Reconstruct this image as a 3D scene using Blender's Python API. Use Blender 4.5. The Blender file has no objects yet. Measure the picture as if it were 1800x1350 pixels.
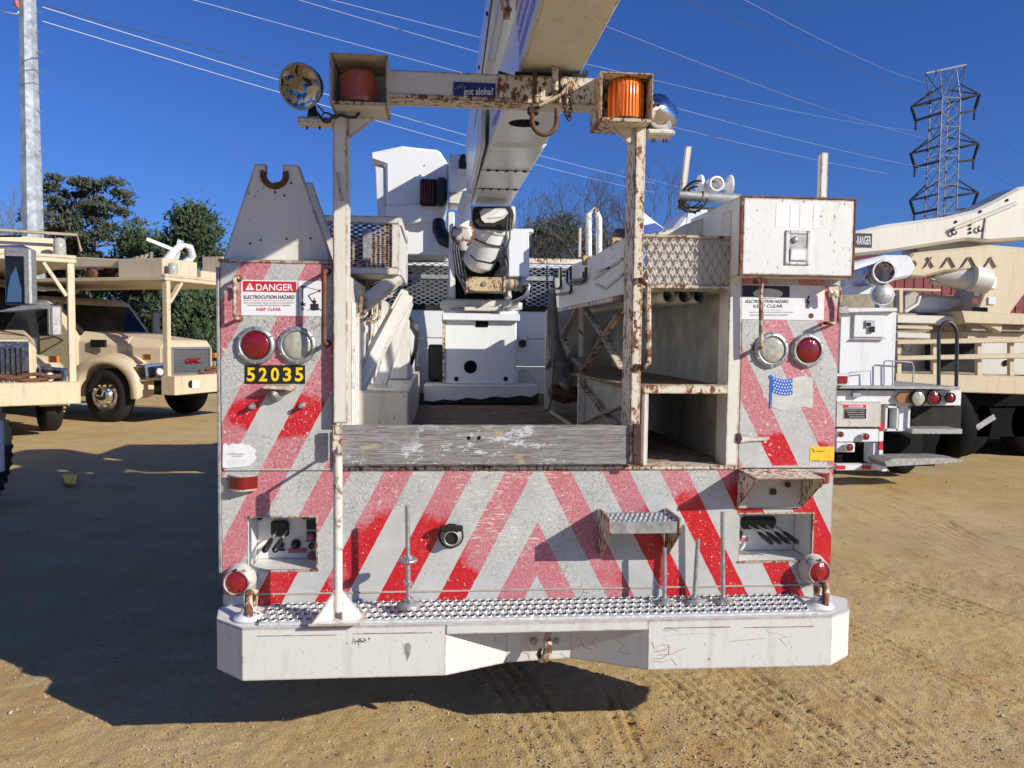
import bpy, bmesh, math, random
import numpy as np
from mathutils import Vector, Matrix, noise
random.seed(7); np.random.seed(7)
S = bpy.context.scene
COL = S.collection
# ------------------------------------------------------------------ camera
EYE = 1.63; FPX = 1400.0
YAW, PITCH, ROLL = math.radians(5.27), math.radians(-3.26), math.radians(0.67)
_f = Vector((math.sin(YAW)*math.cos(PITCH), math.cos(YAW)*math.cos(PITCH), math.sin(PITCH)))
_r = Vector((math.cos(YAW), -math.sin(YAW), 0)); _u = _r.cross(_f)
_R = _r*math.cos(ROLL)+_u*math.sin(ROLL); _U = -_r*math.sin(ROLL)+_u*math.cos(ROLL)
cam = bpy.data.cameras.new('camera'); camo = bpy.data.objects.new('camera', cam); COL.objects.link(camo)
m = Matrix((( _R.x,_U.x,-_f.x,0),(_R.y,_U.y,-_f.y,0),(_R.z,_U.z,-_f.z,EYE),(0,0,0,1)))
camo.matrix_world = m
cam.sensor_fit='HORIZONTAL'; cam.sensor_width = 36; cam.lens = 28; cam.clip_end = 3000; cam.clip_start = 0.05
S.camera = camo
# ------------------------------------------------------------------ world and sun
SUN_DIR = Vector((-0.68, 0.52, -0.41)).normalized()      # direction the light travels
elev = math.asin(-SUN_DIR.z)
W = bpy.data.worlds.new("World"); S.world = W; W.use_nodes = True
nt = W.node_tree; nt.nodes.clear()
sky = nt.nodes.new('ShaderNodeTexSky'); sky.sky_type = 'NISHITA'; sky.sun_disc = False
sky.sun_elevation = elev; sky.sun_rotation = math.atan2(-SUN_DIR.x, -SUN_DIR.y)
sky.air_density = 1.0; sky.dust_density = 0.8; sky.ozone_density = 4.0; sky.altitude = 200
mixs = nt.nodes.new('ShaderNodeMix'); mixs.data_type='RGBA'; mixs.blend_type='MULTIPLY'; mixs.inputs[0].default_value=1
mixs.inputs[7].default_value=(0.35,0.575,1.10,1)
bg = nt.nodes.new('ShaderNodeBackground'); bg.inputs[1].default_value = 0.093
out = nt.nodes.new('ShaderNodeOutputWorld')
nt.links.new(sky.outputs[0], mixs.inputs[6]); nt.links.new(mixs.outputs[2], bg.inputs[0]); nt.links.new(bg.outputs[0], out.inputs[0])
sl = bpy.data.lights.new('sun', 'SUN'); so = bpy.data.objects.new('sun', sl); COL.objects.link(so)
sl.energy = 5.0; sl.angle = math.radians(0.5); sl.color = (1.0, 0.94, 0.82)
so.rotation_euler = (-SUN_DIR).to_track_quat('Z','Y').to_euler(); so.location = (6,-6,8)
S.view_settings.view_transform='Standard'; S.view_settings.look='None'; S.view_settings.exposure=0.17; S.view_settings.gamma=1
S.view_settings.use_curve_mapping=False

def P(u, v, Y):
    d = _f + _R*((u-900)/FPX) + _U*((675-v)/FPX); d = d*(Y/d.y); return Vector((d.x, Y, d.z+EYE))
def G(u, v, z=0.0):
    d = _f + _R*((u-900)/FPX) + _U*((675-v)/FPX); d = d*((z-EYE)/d.z); return Vector((d.x, d.y, z))
# ------------------------------------------------------------------ mesh builder
SPLIT={'bolt','rivet','screw','step_bracket','cradle_pin','foot_gusset','arm_bolt','lug_nut','hand_hole','hook_bolt','red_hose','hydraulic_hose','bright_hose','body_locker','control_knob','red_switch','boom_bolt','cradle_horn','nail_hole','mirror_arm','guide_foot','opening_trim','motor_band','gearbox_flange','seam_bolt','step_bolt','flag_star','indicator','insulator_string','cable_loop','side_box_frame','chassis','mesh_bar','slot','trim_strip','truss_rib','hoop_rail'}
class MB:
    def __init__(s): s.v=[]; s.f=[]; s.sm=[]
    def add(s, vs, fs, smooth=False):
        n=len(s.v); s.v += [tuple(p) for p in vs]
        s.f += [tuple(n+i for i in f) for f in fs]; s.sm += [smooth]*len(fs); return s
    def box(s, x0,x1,y0,y1,z0,z1):
        if x0>x1: x0,x1=x1,x0
        if y0>y1: y0,y1=y1,y0
        if z0>z1: z0,z1=z1,z0
        return s.add([(x0,y0,z0),(x1,y0,z0),(x1,y1,z0),(x0,y1,z0),(x0,y0,z1),(x1,y0,z1),(x1,y1,z1),(x0,y1,z1)],
              [(0,3,2,1),(4,5,6,7),(0,1,5,4),(1,2,6,5),(2,3,7,6),(3,0,4,7)])
    def pb(s, u0,v0,u1,v1,Y,dy):           # box with its front face over a measured rectangle at depth Y
        um,vm=(u0+u1)/2,(v0+v1)/2
        return s.box(P(u0,vm,Y).x,P(u1,vm,Y).x,Y,Y+dy,P(um,v1,Y).z,P(um,v0,Y).z)
    def prism(s, pts, d):                  # planar polygon extruded by vector d
        n=len(pts); d=Vector(d); a=[Vector(p) for p in pts]; b=[p+d for p in a]
        nrm=Vector((0,0,0))
        for i in range(n): nrm += (a[i]-a[0]).cross(a[(i+1)%n]-a[0])
        if nrm.dot(d)>0: a.reverse(); b.reverse()
        return s.add(a+b,[tuple(range(n)),tuple(range(2*n-1,n-1,-1))]+[(i,i+n,(i+1)%n+n,(i+1)%n) for i in range(n)])
    def pp(s, px, Y, dy): return s.prism([P(u,v,Y) for u,v in px],(0,dy,0))
    def hexa(s, a, b):                     # loft between two quads/polys
        n=len(a); return s.add(list(a)+list(b),[tuple(range(n)),tuple(range(2*n-1,n-1,-1))]+[(i,i+n,(i+1)%n+n,(i+1)%n) for i in range(n)])
    def beam(s, p, q, w, h, up=(0,0,1)):
        p=Vector(p); q=Vector(q); d=(q-p).normalized(); up=Vector(up)
        if abs(d.dot(up))>.98: up=Vector((0,1,0))
        a=d.cross(up).normalized(); b=a.cross(d).normalized(); a*=w/2; b*=h/2
        return s.hexa([p-a-b,p+a-b,p+a+b,p-a+b],[q-a-b,q+a-b,q+a+b,q-a+b])
    def tube(s, pts, r, n=8, caps=True, closed=False):
        pts=[Vector(p) for p in pts]; N=len(pts); rs = r if isinstance(r,(list,tuple)) else [r]*N
        vs=[]; prev=None
        for i,p in enumerate(pts):
            if closed: t=(pts[(i+1)%N]-pts[i-1])
            else: t=(pts[min(i+1,N-1)]-pts[max(i-1,0)])
            t=t.normalized() if t.length>1e-9 else Vector((0,0,1))
            if prev is None:
                a=t.orthogonal().normalized()
            else:
                a=prev-t*prev.dot(t); a=a.normalized() if a.length>1e-6 else t.orthogonal().normalized()
            prev=a; b=t.cross(a)
            for k in range(n):
                an=2*math.pi*k/n; vs.append(p+(a*math.cos(an)+b*math.sin(an))*rs[i])
        fs=[]
        for i in range(N if closed else N-1):
            j=(i+1)%N
            for k in range(n): fs.append((i*n+k,i*n+(k+1)%n,j*n+(k+1)%n,j*n+k))
        s.add(vs,fs,True)
        if caps and not closed:
            s.add(vs[:n],[tuple(range(n-1,-1,-1))]); s.add(vs[-n:],[tuple(range(n))])
        return s
    def cyl(s,p,q,r,n=16,r2=None): return s.tube([p,q],[r, r if r2 is None else r2],n)
    def lathe(s, c, axis, prof, n=24, smooth=True, capend=True):   # prof: (radius, offset along axis)
        c=Vector(c); ax=Vector(axis).normalized(); a=ax.orthogonal().normalized(); b=ax.cross(a); vs=[]; fs=[]
        for r,h in prof:
            for k in range(n):
                an=2*math.pi*k/n; vs.append(c+ax*h+(a*math.cos(an)+b*math.sin(an))*r)
        for i in range(len(prof)-1):
            for k in range(n): fs.append((i*n+k,i*n+(k+1)%n,(i+1)*n+(k+1)%n,(i+1)*n+k))
        s.add(vs,fs,smooth)
        if capend: s.add(vs[-n:],[tuple(range(n))]); s.add(vs[:n],[tuple(range(n-1,-1,-1))])
        return s
    def ring(s,c,axis,R,r,n=24,k=8,a0=0,a1=360):
        c=Vector(c); ax=Vector(axis).normalized(); a=ax.orthogonal().normalized(); b=ax.cross(a)
        full=abs(a1-a0)>=360
        pts=[c+(a*math.cos(math.radians(a0+(a1-a0)*i/n))+b*math.sin(math.radians(a0+(a1-a0)*i/n)))*R for i in range(n if full else n+1)]
        return s.tube(pts,r,k,closed=full)
    def build(s, name, mat, parent=None, bevel=0, local=False):
        if name in SPLIT:
            n=len(s.v); par=list(range(n))
            def fd(a):
                while par[a]!=a: par[a]=par[par[a]]; a=par[a]
                return a
            for f in s.f:
                for i in f[1:]: par[fd(i)]=fd(f[0])
            key={}
            # join parts whose coordinates coincide (caps)
            for i,p in enumerate(s.v):
                k=(round(p[0],5),round(p[1],5),round(p[2],5))
                if k in key: par[fd(i)]=fd(key[k])
                else: key[k]=i
            gr={}
            for fi,f in enumerate(s.f): gr.setdefault(fd(f[0]),[]).append(fi)
            if len(gr)>1:
                r=None
                for fs_ in gr.values():
                    mb=MB(); mp={}
                    for fi in fs_:
                        q=[]
                        for i in s.f[fi]:
                            if i not in mp: mp[i]=len(mb.v); mb.v.append(s.v[i])
                            q.append(mp[i])
                        mb.f.append(tuple(q)); mb.sm.append(s.sm[fi])
                    o=mb._build(name,mat,parent,bevel,local)
                    if r is None: r=o
                return r
        return s._build(name,mat,parent,bevel,local)
    def _build(s, name, mat, parent=None, bevel=0, local=False):
        me=bpy.data.meshes.new(name); me.from_pydata(s.v,[],s.f); me.update()
        me.polygons.foreach_set('use_smooth', s.sm)
        bm=bmesh.new(); bm.from_mesh(me); bmesh.ops.recalc_face_normals(bm,faces=bm.faces); bm.to_mesh(me); bm.free()
        o=bpy.data.objects.new(name,me); COL.objects.link(o)
        if mat: me.materials.append(MT[mat] if isinstance(mat,str) else mat)
        attach(o,parent,local)
        if bevel:
            b=o.modifiers.new('bevel','BEVEL'); b.width=bevel; b.segments=1; b.limit_method='ANGLE'; b.angle_limit=math.radians(40)
        return o
def attach(o,parent,local=False):
    if parent is not None:
        o.parent=parent
        if not local:
            bpy_l=base_of(parent)
            o.matrix_parent_inverse = Matrix.Translation(-bpy_l)
def base_of(p):
    return Vector(p['base']) if 'base' in p.keys() else Vector((0,0,0))
def thing(name,label,cat,loc=(0,0,0),rotz=0,group=None):
    o=bpy.data.objects.new(name,None); COL.objects.link(o); o.location=loc; o.rotation_euler=(0,0,rotz)
    o['label']=label; o['category']=cat; o['base']=tuple(loc); o.empty_display_size=.2
    if group: o['group']=group
    return o
def tag(o,label,cat,group=None):
    o['label']=label; o['category']=cat
    if group: o['group']=group
    return o
def kind(o,k): o['kind']=k; return o
# ------------------------------------------------------------------ materials
MT={}
class NG:
    def __init__(s,name):
        s.m=bpy.data.materials.new(name); s.m.use_nodes=True; s.t=s.m.node_tree; s.b=s.t.nodes['Principled BSDF']
        s.tc=s.t.nodes.new('ShaderNodeTexCoord'); MT[name]=s.m
    def n(s,ty,**k):
        x=s.t.nodes.new(ty)
        for a,b in k.items(): setattr(x,a,b)
        return x
    def l(s,a,b): s.t.links.new(a,b)
    def coord(s,scale=(1,1,1),rot=(0,0,0),loc=(0,0,0)):
        mp=s.n('ShaderNodeMapping'); mp.inputs['Scale'].default_value=scale; mp.inputs['Rotation'].default_value=rot; mp.inputs['Location'].default_value=loc
        s.l(s.tc.outputs['Object'],mp.inputs[0]); return mp.outputs[0]
    def noise(s,scale,detail=4,rough=.55,vec=None,dist=0):
        x=s.n('ShaderNodeTexNoise'); x.inputs['Scale'].default_value=scale; x.inputs['Detail'].default_value=detail
        x.inputs['Roughness'].default_value=rough; x.inputs['Distortion'].default_value=dist
        s.l(vec if vec is not None else s.tc.outputs['Object'],x.inputs['Vector']); return x.outputs[0]
    def vor(s,scale,feature='DISTANCE_TO_EDGE',vec=None):
        x=s.n('ShaderNodeTexVoronoi',feature=feature); x.inputs['Scale'].default_value=scale
        s.l(vec if vec is not None else s.tc.outputs['Object'],x.inputs['Vector']); return x.outputs[0]
    def ramp(s,inp,a,b,lo=0.,hi=1.):
        x=s.n('ShaderNodeMapRange'); x.clamp=True
        x.inputs[1].default_value=a; x.inputs[2].default_value=b; x.inputs[3].default_value=lo; x.inputs[4].default_value=hi
        s.l(inp,x.inputs[0]); return x.outputs[0]
    def math(s,op,a,b=None,c=None):
        x=s.n('ShaderNodeMath',operation=op)
        for i,q in enumerate((a,b,c)):
            if q is None: continue
            if isinstance(q,(int,float)): x.inputs[i].default_value=q
            else: s.l(q,x.inputs[i])
        return x.outputs[0]
    def mix(s,f,a,b,mode='MIX'):
        x=s.n('ShaderNodeMix',data_type='RGBA',blend_type=mode)
        if isinstance(f,(int,float)): x.inputs[0].default_value=f
        else: s.l(f,x.inputs[0])
        for i,q in ((6,a),(7,b)):
            if isinstance(q,tuple): x.inputs[i].default_value=(q+(1,))[:4]
            else: s.l(q,x.inputs[i])
        return x.outputs[2]
    def col(s,c):
        if isinstance(c,tuple): s.b.inputs['Base Color'].default_value=(c+(1,))[:4]
        else: s.l(c,s.b.inputs['Base Color'])
    def set(s,k,v):
        if isinstance(v,(int,float,tuple)): s.b.inputs[k].default_value=v
        else: s.l(v,s.b.inputs[k])
    def bump(s,h,st=.3,dist=.01):
        x=s.n('ShaderNodeBump'); x.inputs['Strength'].default_value=st; x.inputs['Distance'].default_value=dist
        s.l(h,x.inputs['Height']); s.l(x.outputs[0],s.b.inputs['Normal'])
    def edge(s,r=.006):
        bv=s.n('ShaderNodeBevel'); bv.samples=3; bv.inputs[0].default_value=r
        g=s.n('ShaderNodeNewGeometry'); d=s.n('ShaderNodeVectorMath',operation='DOT_PRODUCT')
        s.l(bv.outputs[0],d.inputs[0]); s.l(g.outputs['True Normal'],d.inputs[1]); return d.outputs['Value']
def rustcol(g):
    n=g.noise(35,6,.7); return g.mix(g.ramp(n,.35,.65),(.06,.022,.012),(.24,.095,.038))
def paint(name,base,rust=.5,edge=.5,dirt=.4,rough=.42,chip=70,grime=(.30,.24,.15),yellow=.3):
    g=NG(name)
    big=g.noise(3.2,3,.5); c=g.mix(g.ramp(big,.35,.7,0,yellow),base,tuple(b*k for b,k in zip(base,(.93,.84,.66))))
    st=g.noise(14,5,.65,vec=g.coord((1,1,.16))); c=g.mix(g.ramp(st,.52,.75,0,dirt),c,grime)
    fine=g.noise(160,3,.6); c=g.mix(g.ramp(fine,.62,.72,0,dirt*.8),c,tuple(b*.45 for b in base))
    rc=rustcol(g)
    n=g.noise(chip,9,.70,vec=g.coord((1,1,.6))); dens=g.noise(4.5,3,.6)
    thr=g.math('MULTIPLY_ADD',dens,.36,g.math('SUBTRACT',n,.56+.20-rust*.085))
    m1=g.ramp(thr,.145,.165)
    if edge>0:
        e=g.edge(.013); en=g.noise(24,5,.7)
        ee=g.math('ADD',g.math('SUBTRACT',1.0,e),g.math('MULTIPLY',g.math('SUBTRACT',en,.5),.9))
        m2=g.ramp(ee,.25-edge*.21,.28-edge*.21)
        m2=g.math('MULTIPLY',m2,g.ramp(e,.9995,.995))
        m1=g.math('MAXIMUM',m1,m2)
    halo=g.ramp(thr,.085,.15,0,.5); c=g.mix(halo,c,tuple(b*k for b,k in zip(base,(.80,.55,.30))))
    g.col(g.mix(m1,c,rc)); g.set('Roughness',g.mix(m1,(rough,)*3,(.85,)*3))
    g.bump(g.math('SUBTRACT',g.math('MULTIPLY',g.noise(9,3),.4),m1),.25,.004)
    return g
def plain(name,c,rough=.5,metal=0,var=.15,scale=20,bump=0,spec=None):
    g=NG(name); n=g.noise(scale,4,.6)
    g.col(g.mix(g.ramp(n,.3,.7),tuple(x*(1-var) for x in c),tuple(min(1,x*(1+var)) for x in c)))
    g.set('Roughness',g.ramp(g.noise(scale*2,3),.3,.7,max(.03,rough-.08),min(1,rough+.1))); g.set('Metallic',metal)
    if bump: g.bump(g.noise(scale*3,5),bump,.004)
    return g
paint('white_paint',(.74,.75,.74),rust=.32,edge=.55,dirt=.3)
paint('cream_paint',(.68,.67,.61),rust=.6,edge=.8,dirt=.4,yellow=.35,chip=85)
paint('rusty_paint',(.67,.64,.56),rust=2.25,edge=1.0,dirt=.5,yellow=.7,chip=52)
paint('speckled_paint',(.55,.54,.50),rust=1.1,edge=.8,dirt=.5,chip=55)
paint('clean_white',(.78,.80,.82),rust=-.2,edge=.12,dirt=.12,rough=.3,yellow=.1)
paint('gel_white',(.80,.81,.82),rust=-.6,edge=0,dirt=.10,rough=.28,yellow=.25)
paint('rust_rim',(.60,.50,.42),rust=4.2,edge=1,dirt=.5,chip=40)
paint('bumper_white',(.62,.63,.60),rust=.35,edge=.55,dirt=.4,rough=.35,yellow=.12)
paint('tan_paint',(.60,.50,.34),rust=.2,edge=.45,dirt=.35,rough=.42,yellow=.2)
paint('smooth_tan',(.60,.50,.34),rust=-.6,edge=0,dirt=.25,yellow=.2)
paint('tan_rusty',(.62,.52,.36),rust=.9,edge=.7,dirt=.45,yellow=.3)
paint('lt_tan',(.66,.63,.55),rust=-.1,edge=.3,dirt=.25,yellow=.2)
paint('far_white',(.68,.70,.72),rust=.1,edge=.2,dirt=.25,yellow=.1)
paint('tarp_grey',(.40,.39,.35),rust=.35,edge=.4,dirt=.7,yellow=.4)  # dirty grey of the tarp
paint('box_white',(.72,.73,.73),rust=1.15,edge=.9,dirt=.35,chip=58)
plain('grip_metal',(.60,.61,.60),.5,.15,.25,50,.2); plain('wire_mid',(.34,.36,.40),.5)
paint('mesh_paint',(.70,.68,.60),rust=1.5,edge=.5,dirt=.3,chip=30)
paint('wear_yellow',(.60,.48,.27),rust=1.9,edge=.8,dirt=.5,yellow=.3)
plain('rust',(.13,.055,.03),.85,0,.5,30,.5); plain('dark_rust',(.06,.03,.022),.85,0,.5,30,.5)
plain('black',(.012,.012,.013),.45); plain('rubber',(.02,.019,.018),.75,0,.3,30,.2); plain('tyre_dust',(.07,.062,.05),.85,0,.4,12,.3)
plain('galv',(.42,.44,.45),.4,.75,.25,60); plain('galv_dull',(.34,.34,.33),.55,.5,.3,30,.15); plain('dark_red_hose',(.10,.012,.012),.4); plain('chrome',(.72,.73,.75),.12,1,.05)
plain('steel_rim',(.62,.62,.60),.25,.9,.2); plain('grey_canvas',(.20,.19,.17),.9,0,.35,25,.5); plain('pvc',(.42,.42,.36),.6,0,.2,15)
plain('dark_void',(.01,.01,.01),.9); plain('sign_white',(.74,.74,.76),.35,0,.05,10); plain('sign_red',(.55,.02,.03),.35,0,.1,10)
plain('ink',(.02,.02,.03),.5); plain('blue_ink',(.008,.025,.13),.5,0,.25,25); plain('blue_flag',(.02,.13,.55),.5,0,.1,25); plain('yellow_ink',(.80,.55,.02),.45,0,.15,30)
plain('yellow_tag',(.78,.50,.02),.5,0,.15,30); plain('faint_line',(.50,.48,.44),.6); plain('paper',(.74,.72,.74),.7,0,.08,30); plain('dirty_white',(.52,.52,.48),.6,0,.12,30)
plain('stripe_purple',(.30,.16,.36),.35,0,.1); plain('stripe_pale',(.62,.68,.80),.3,0,.06); plain('fade_red',(.42,.12,.14),.6,0,.25,30)
plain('frame_dark',(.03,.028,.026),.8,0,.4,9,.3); plain('wood_dark',(.22,.155,.10),.85,0,.4,14,.4); plain('deck_dark',(.36,.27,.18),.85,0,.5,18,.6)
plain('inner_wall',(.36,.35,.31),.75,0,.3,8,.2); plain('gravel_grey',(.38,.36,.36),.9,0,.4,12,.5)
plain('barn_red',(.20,.03,.03),.7,0,.2,5); plain('tan_dark',(.30,.25,.17),.6,0,.3,8); plain('bark',(.11,.10,.09),.9,0,.35,20,.6); plain('bark_pale',(.19,.165,.14),.9,0,.35,20,.5)
plain('orange_lens_small',(.75,.20,.02),.3); plain('wire_dark',(.07,.07,.08),.6); plain('wire_bright',(.75,.76,.78),.35,.4,.05); plain('lattice',(.16,.17,.19),.6,.3,.2)
plain('blue_cloth',(.04,.10,.35),.6); plain('hose',(.025,.025,.026),.4); plain('pole_galv',(.44,.47,.48),.42,.45,.3,4)
def lens(name,c,rough=.12,trans=.35,vec=None):
    g=NG(name); w=g.n('ShaderNodeTexWave',wave_type='RINGS',rings_direction='Y'); w.inputs['Scale'].default_value=60
    g.l(g.tc.outputs['Object'],w.inputs[0])
    g.col(g.mix(g.ramp(g.noise(40,2),.3,.7),tuple(x*.7 for x in c),c)); g.set('Roughness',rough); g.set('Coat Weight',.6)
    g.bump(g.vor(220,'F1'),.25,.002); return g
lens('red_lens',(.20,.006,.008)); lens('clear_lens',(.46,.45,.36)); lens('small_red',(.30,.012,.012)); lens('amber_shaded',(.50,.11,.02)); lens('brown_lens',(.34,.17,.08))  # left beacon's amber is darkened, its shade put into the colour
g=NG('amber_lens'); w=g.n('ShaderNodeTexWave',bands_direction='X'); w.inputs['Scale'].default_value=22; g.l(g.tc.outputs['Object'],w.inputs[0])
g.col(g.mix(g.ramp(w.outputs[1],.2,.8),(.62,.10,.004),(.95,.27,.02))); g.set('Roughness',.15); g.set('Subsurface Weight',.4); g.set('Subsurface Radius',(.1,.03,.01)); g.bump(w.outputs[1],.5,.004)
g=NG('glass_dark'); g.set('Specular IOR Level',.25); g.col(g.mix(g.ramp(g.noise(1.7,3),.4,.62),(.008,.009,.012),(.03,.035,.04))); g.set('Roughness',.06)
g=NG('reflector'); g.col(g.mix(g.ramp(g.noise(6,2,.5,dist=.5),.40,.62),(.22,.20,.17),(.78,.77,.75))); g.set('Metallic',1.0); g.set('Roughness',.16); g.bump(g.noise(10,2,dist=.6),1.0,.085)
g=NG('mirror'); g.col((.5,.52,.55)); g.set('Metallic',1.); g.set('Roughness',.06)
plain('shaded_rubber',(.008,.008,.008),.85,0,.3,30)  # near-black rubber: shade under the right-hand trucks put into the colour
for _n,_v in (('dark_void',.08),('shaded_rubber',.12),('rubber',.25),('frame_dark',.2)): MT[_n].node_tree.nodes['Principled BSDF'].inputs['Specular IOR Level'].default_value=_v
# reflective striped sheeting: chevron, weathered into crackle
g=NG('stripes'); sp=g.n('ShaderNodeSeparateXYZ'); nz=g.noise(30,2)
g.l(g.tc.outputs['Object'],sp.inputs[0]); X,Z=sp.outputs[0],sp.outputs[2]
ax=g.math('ABSOLUTE',g.math('SUBTRACT',X,.394))
s_=g.math('SUBTRACT',g.math('SUBTRACT',.904,Z),g.math('MULTIPLY',ax,1.92)); s_=g.math('ADD',s_,g.math('MULTIPLY',g.math('SUBTRACT',nz,.5),.008))
fr=g.math('FRACT',g.math('ADD',g.math('DIVIDE',s_,.454),20.0)); isred=g.math('LESS_THAN',fr,.47)
vd=None
for (bx,bz,rx,rz) in [(-.60,1.33,.21,.09),(-.14,.76,.26,.20),(.06,.62,.18,.12),(1.38,1.19,.22,.07),(1.20,.74,.52,.30),(-.62,.64,.26,.09),(1.52,.85,.15,.3)]:
    dx=g.math('DIVIDE',g.math('SUBTRACT',X,bx),rx); dz=g.math('DIVIDE',g.math('SUBTRACT',Z,bz),rz)
    d=g.math('SQRT',g.math('ADD',g.math('MULTIPLY',dx,dx),g.math('MULTIPLY',dz,dz)))
    w_=g.ramp(g.math('ADD',d,g.math('MULTIPLY',g.math('SUBTRACT',g.noise(9,5,.65),.5),.9)),.86,1.08,1,0)
    vd=w_ if vd is None else g.math('MAXIMUM',vd,w_)
speck=g.noise(130,4,.75); fade=g.ramp(speck,.36,.62)
pink=g.mix(fade,(.40,.045,.07),(.55,.24,.27))
big=g.noise(5,3,.6); pink=g.mix(g.ramp(big,.35,.65,0,.6),pink,(.45,.13,.15))
red=g.mix(vd,pink,(.50,.006,.014)); red=g.mix(g.ramp(g.noise(190,2),.66,.70),red,(.62,.45,.42))
white=g.mix(g.ramp(g.noise(8,5,.6),.35,.7),(.52,.525,.51),(.43,.435,.41))
c=g.mix(isred,white,red)
wc=g.n('ShaderNodeVectorMath',operation='ADD'); nv=g.n('ShaderNodeTexNoise'); nv.inputs['Scale'].default_value=18; g.l(g.tc.outputs['Object'],nv.inputs['Vector'])
sc=g.n('ShaderNodeVectorMath',operation='SCALE'); sc.inputs['Scale'].default_value=.035; g.l(nv.outputs[1],sc.inputs[0]); g.l(g.tc.outputs['Object'],wc.inputs[0]); g.l(sc.outputs[0],wc.inputs[1])
e1=g.vor(48,vec=wc.outputs[0]); e2=g.vor(100,vec=wc.outputs[0])
cm=g.math('SUBTRACT',1.0,g.math('MULTIPLY',vd,.85)); cn=g.ramp(g.noise(3.5,3),.38,.58)
cr=g.math('MULTIPLY',g.math('MULTIPLY',g.math('MAXIMUM',g.ramp(e1,.012,.05,1,0),g.ramp(e2,.01,.05,.55,0)),cm),g.math('MAXIMUM',cn,.6))
c=g.mix(g.math('MULTIPLY',cr,.85),c,g.mix(isred,(.18,.18,.165),(.62,.42,.42)))
sx=g.noise(1,5,.7,vec=g.coord((22,22,150))); cenm=g.math('MULTIPLY',g.ramp(ax,.55,.30),g.ramp(Z,.74,.86)); scr=g.math('MULTIPLY',g.math('ADD',g.ramp(sx,.66,.68,0,.5),g.math('MULTIPLY',g.ramp(sx,.56,.60),cenm)),g.ramp(g.noise(4,3,vec=g.coord((1,1,1),loc=(3,0,1))),.50,.54))
c=g.mix(scr,c,(.68,.62,.50))
fl=g.math('MULTIPLY',g.ramp(g.noise(60,4,.7),.63,.65),1.0); c=g.mix(fl,c,(.62,.60,.55))
rs=g.math('MULTIPLY',g.ramp(g.noise(90,3,.6),.64,.66),g.ramp(g.noise(2.2,2,vec=g.coord(loc=(8,0,0))),.52,.60)); c=g.mix(rs,c,(.09,.045,.03))
e=g.edge(.006); em=g.math('MULTIPLY',g.ramp(e,.999,.97),g.ramp(g.noise(30,4,.7),.4,.5)); c=g.mix(em,c,rustcol(g))
g.col(c); g.set('Roughness',g.ramp(vd,0,1,.55,.28)); g.bump(g.math('MULTIPLY',cr,-1.0),.3,.002)
# weathered plank
g=NG('grey_wood'); _s=g.n('ShaderNodeSeparateXYZ'); g.l(g.tc.outputs['Object'],_s.inputs[0]); g.plankx=_s.outputs[0]; gv=g.coord((1.2,8,26)); gr=g.noise(3.2,8,.72,vec=gv,dist=.9); fine=g.noise(9,6,.7,vec=gv)
c=g.mix(g.ramp(gr,.3,.7),(.17,.155,.145),(.44,.42,.41)); c=g.mix(g.ramp(fine,.52,.62,0,.75),c,(.055,.045,.04))
pm=g.math('MULTIPLY',g.ramp(g.math('SUBTRACT',g.noise(9,6,.75,vec=g.coord((1,1,2.4))),g.math('MULTIPLY',g.plankx,.05)),.535,.56),g.ramp(X if False else g.noise(2.2,2,vec=g.coord(loc=(1.3,0,0))),.44,.52)); c=g.mix(pm,c,(.66,.67,.70))
pm2=g.math('MULTIPLY',g.ramp(g.noise(9,5,.7,vec=g.coord((1,1,2.5),loc=(5,0,2))),.61,.63),.8); c=g.mix(pm2,c,(.52,.40,.22))
g.col(c); g.set('Roughness',.9); g.bump(g.math('ADD',gr,g.math('MULTIPLY',fine,.7)),.8,.012)
# sandy dirt
g=NG('sand'); a=g.noise(.55,5,.6); b=g.noise(2.6,6,.65); f=g.noise(70,4,.75); f2=g.noise(260,3,.7)
c=g.mix(g.ramp(a,.35,.65),(.60,.43,.19),(.54,.355,.135)); c=g.mix(g.ramp(b,.5,.75,0,.75),c,(.47,.28,.09)); c=g.mix(g.ramp(b,.48,.28,0,.6),c,(.62,.50,.26))
c=g.mix(g.ramp(f,.55,.75,0,.5),c,(.66,.56,.32)); c=g.mix(g.ramp(f,.42,.28,0,.75),c,(.17,.11,.055)); orp=g.noise(.9,4,.7,vec=g.coord(loc=(2,5,0))); c=g.mix(g.ramp(orp,.54,.66,0,.7),c,(.55,.30,.09)); c=g.mix(g.ramp(f2,.58,.70,0,.8),c,(.74,.66,.48)); c=g.mix(g.ramp(f2,.42,.30,0,.7),c,(.15,.10,.05))
gm=g.math('MULTIPLY',g.ramp(g.noise(.16,4,.6,vec=g.coord(loc=(4,9,0))),.52,.62,0,.22),1.0); c=g.mix(gm,c,(.22,.20,.10))
g.col(c); g.set('Roughness',.95); g.bump(g.math('ADD',g.math('MULTIPLY',f,.6),g.math('ADD',g.math('MULTIPLY',f2,.45),g.math('MULTIPLY',g.vor(95,'F1'),-.25))),.75,.020)
g=NG('stone'); oi=g.n('ShaderNodeObjectInfo'); nn=g.noise(22,1); g.col(g.mix(g.ramp(nn,.35,.65),(.20,.13,.07),(.55,.48,.36))); g.set('Roughness',.9)
def leafmat(name,c1,c2):
    g=NG(name); g.col(g.mix(g.ramp(g.noise(1.1,3,.6),.38,.62),c1,c2)); g.set('Roughness',.7); return g
leafmat('pine_needles',(.026,.036,.018),(.055,.066,.034)); leafmat('dark_leaf',(.018,.036,.012),(.045,.07,.022)); leafmat('brush',(.075,.07,.045),(.11,.10,.06))
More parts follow.
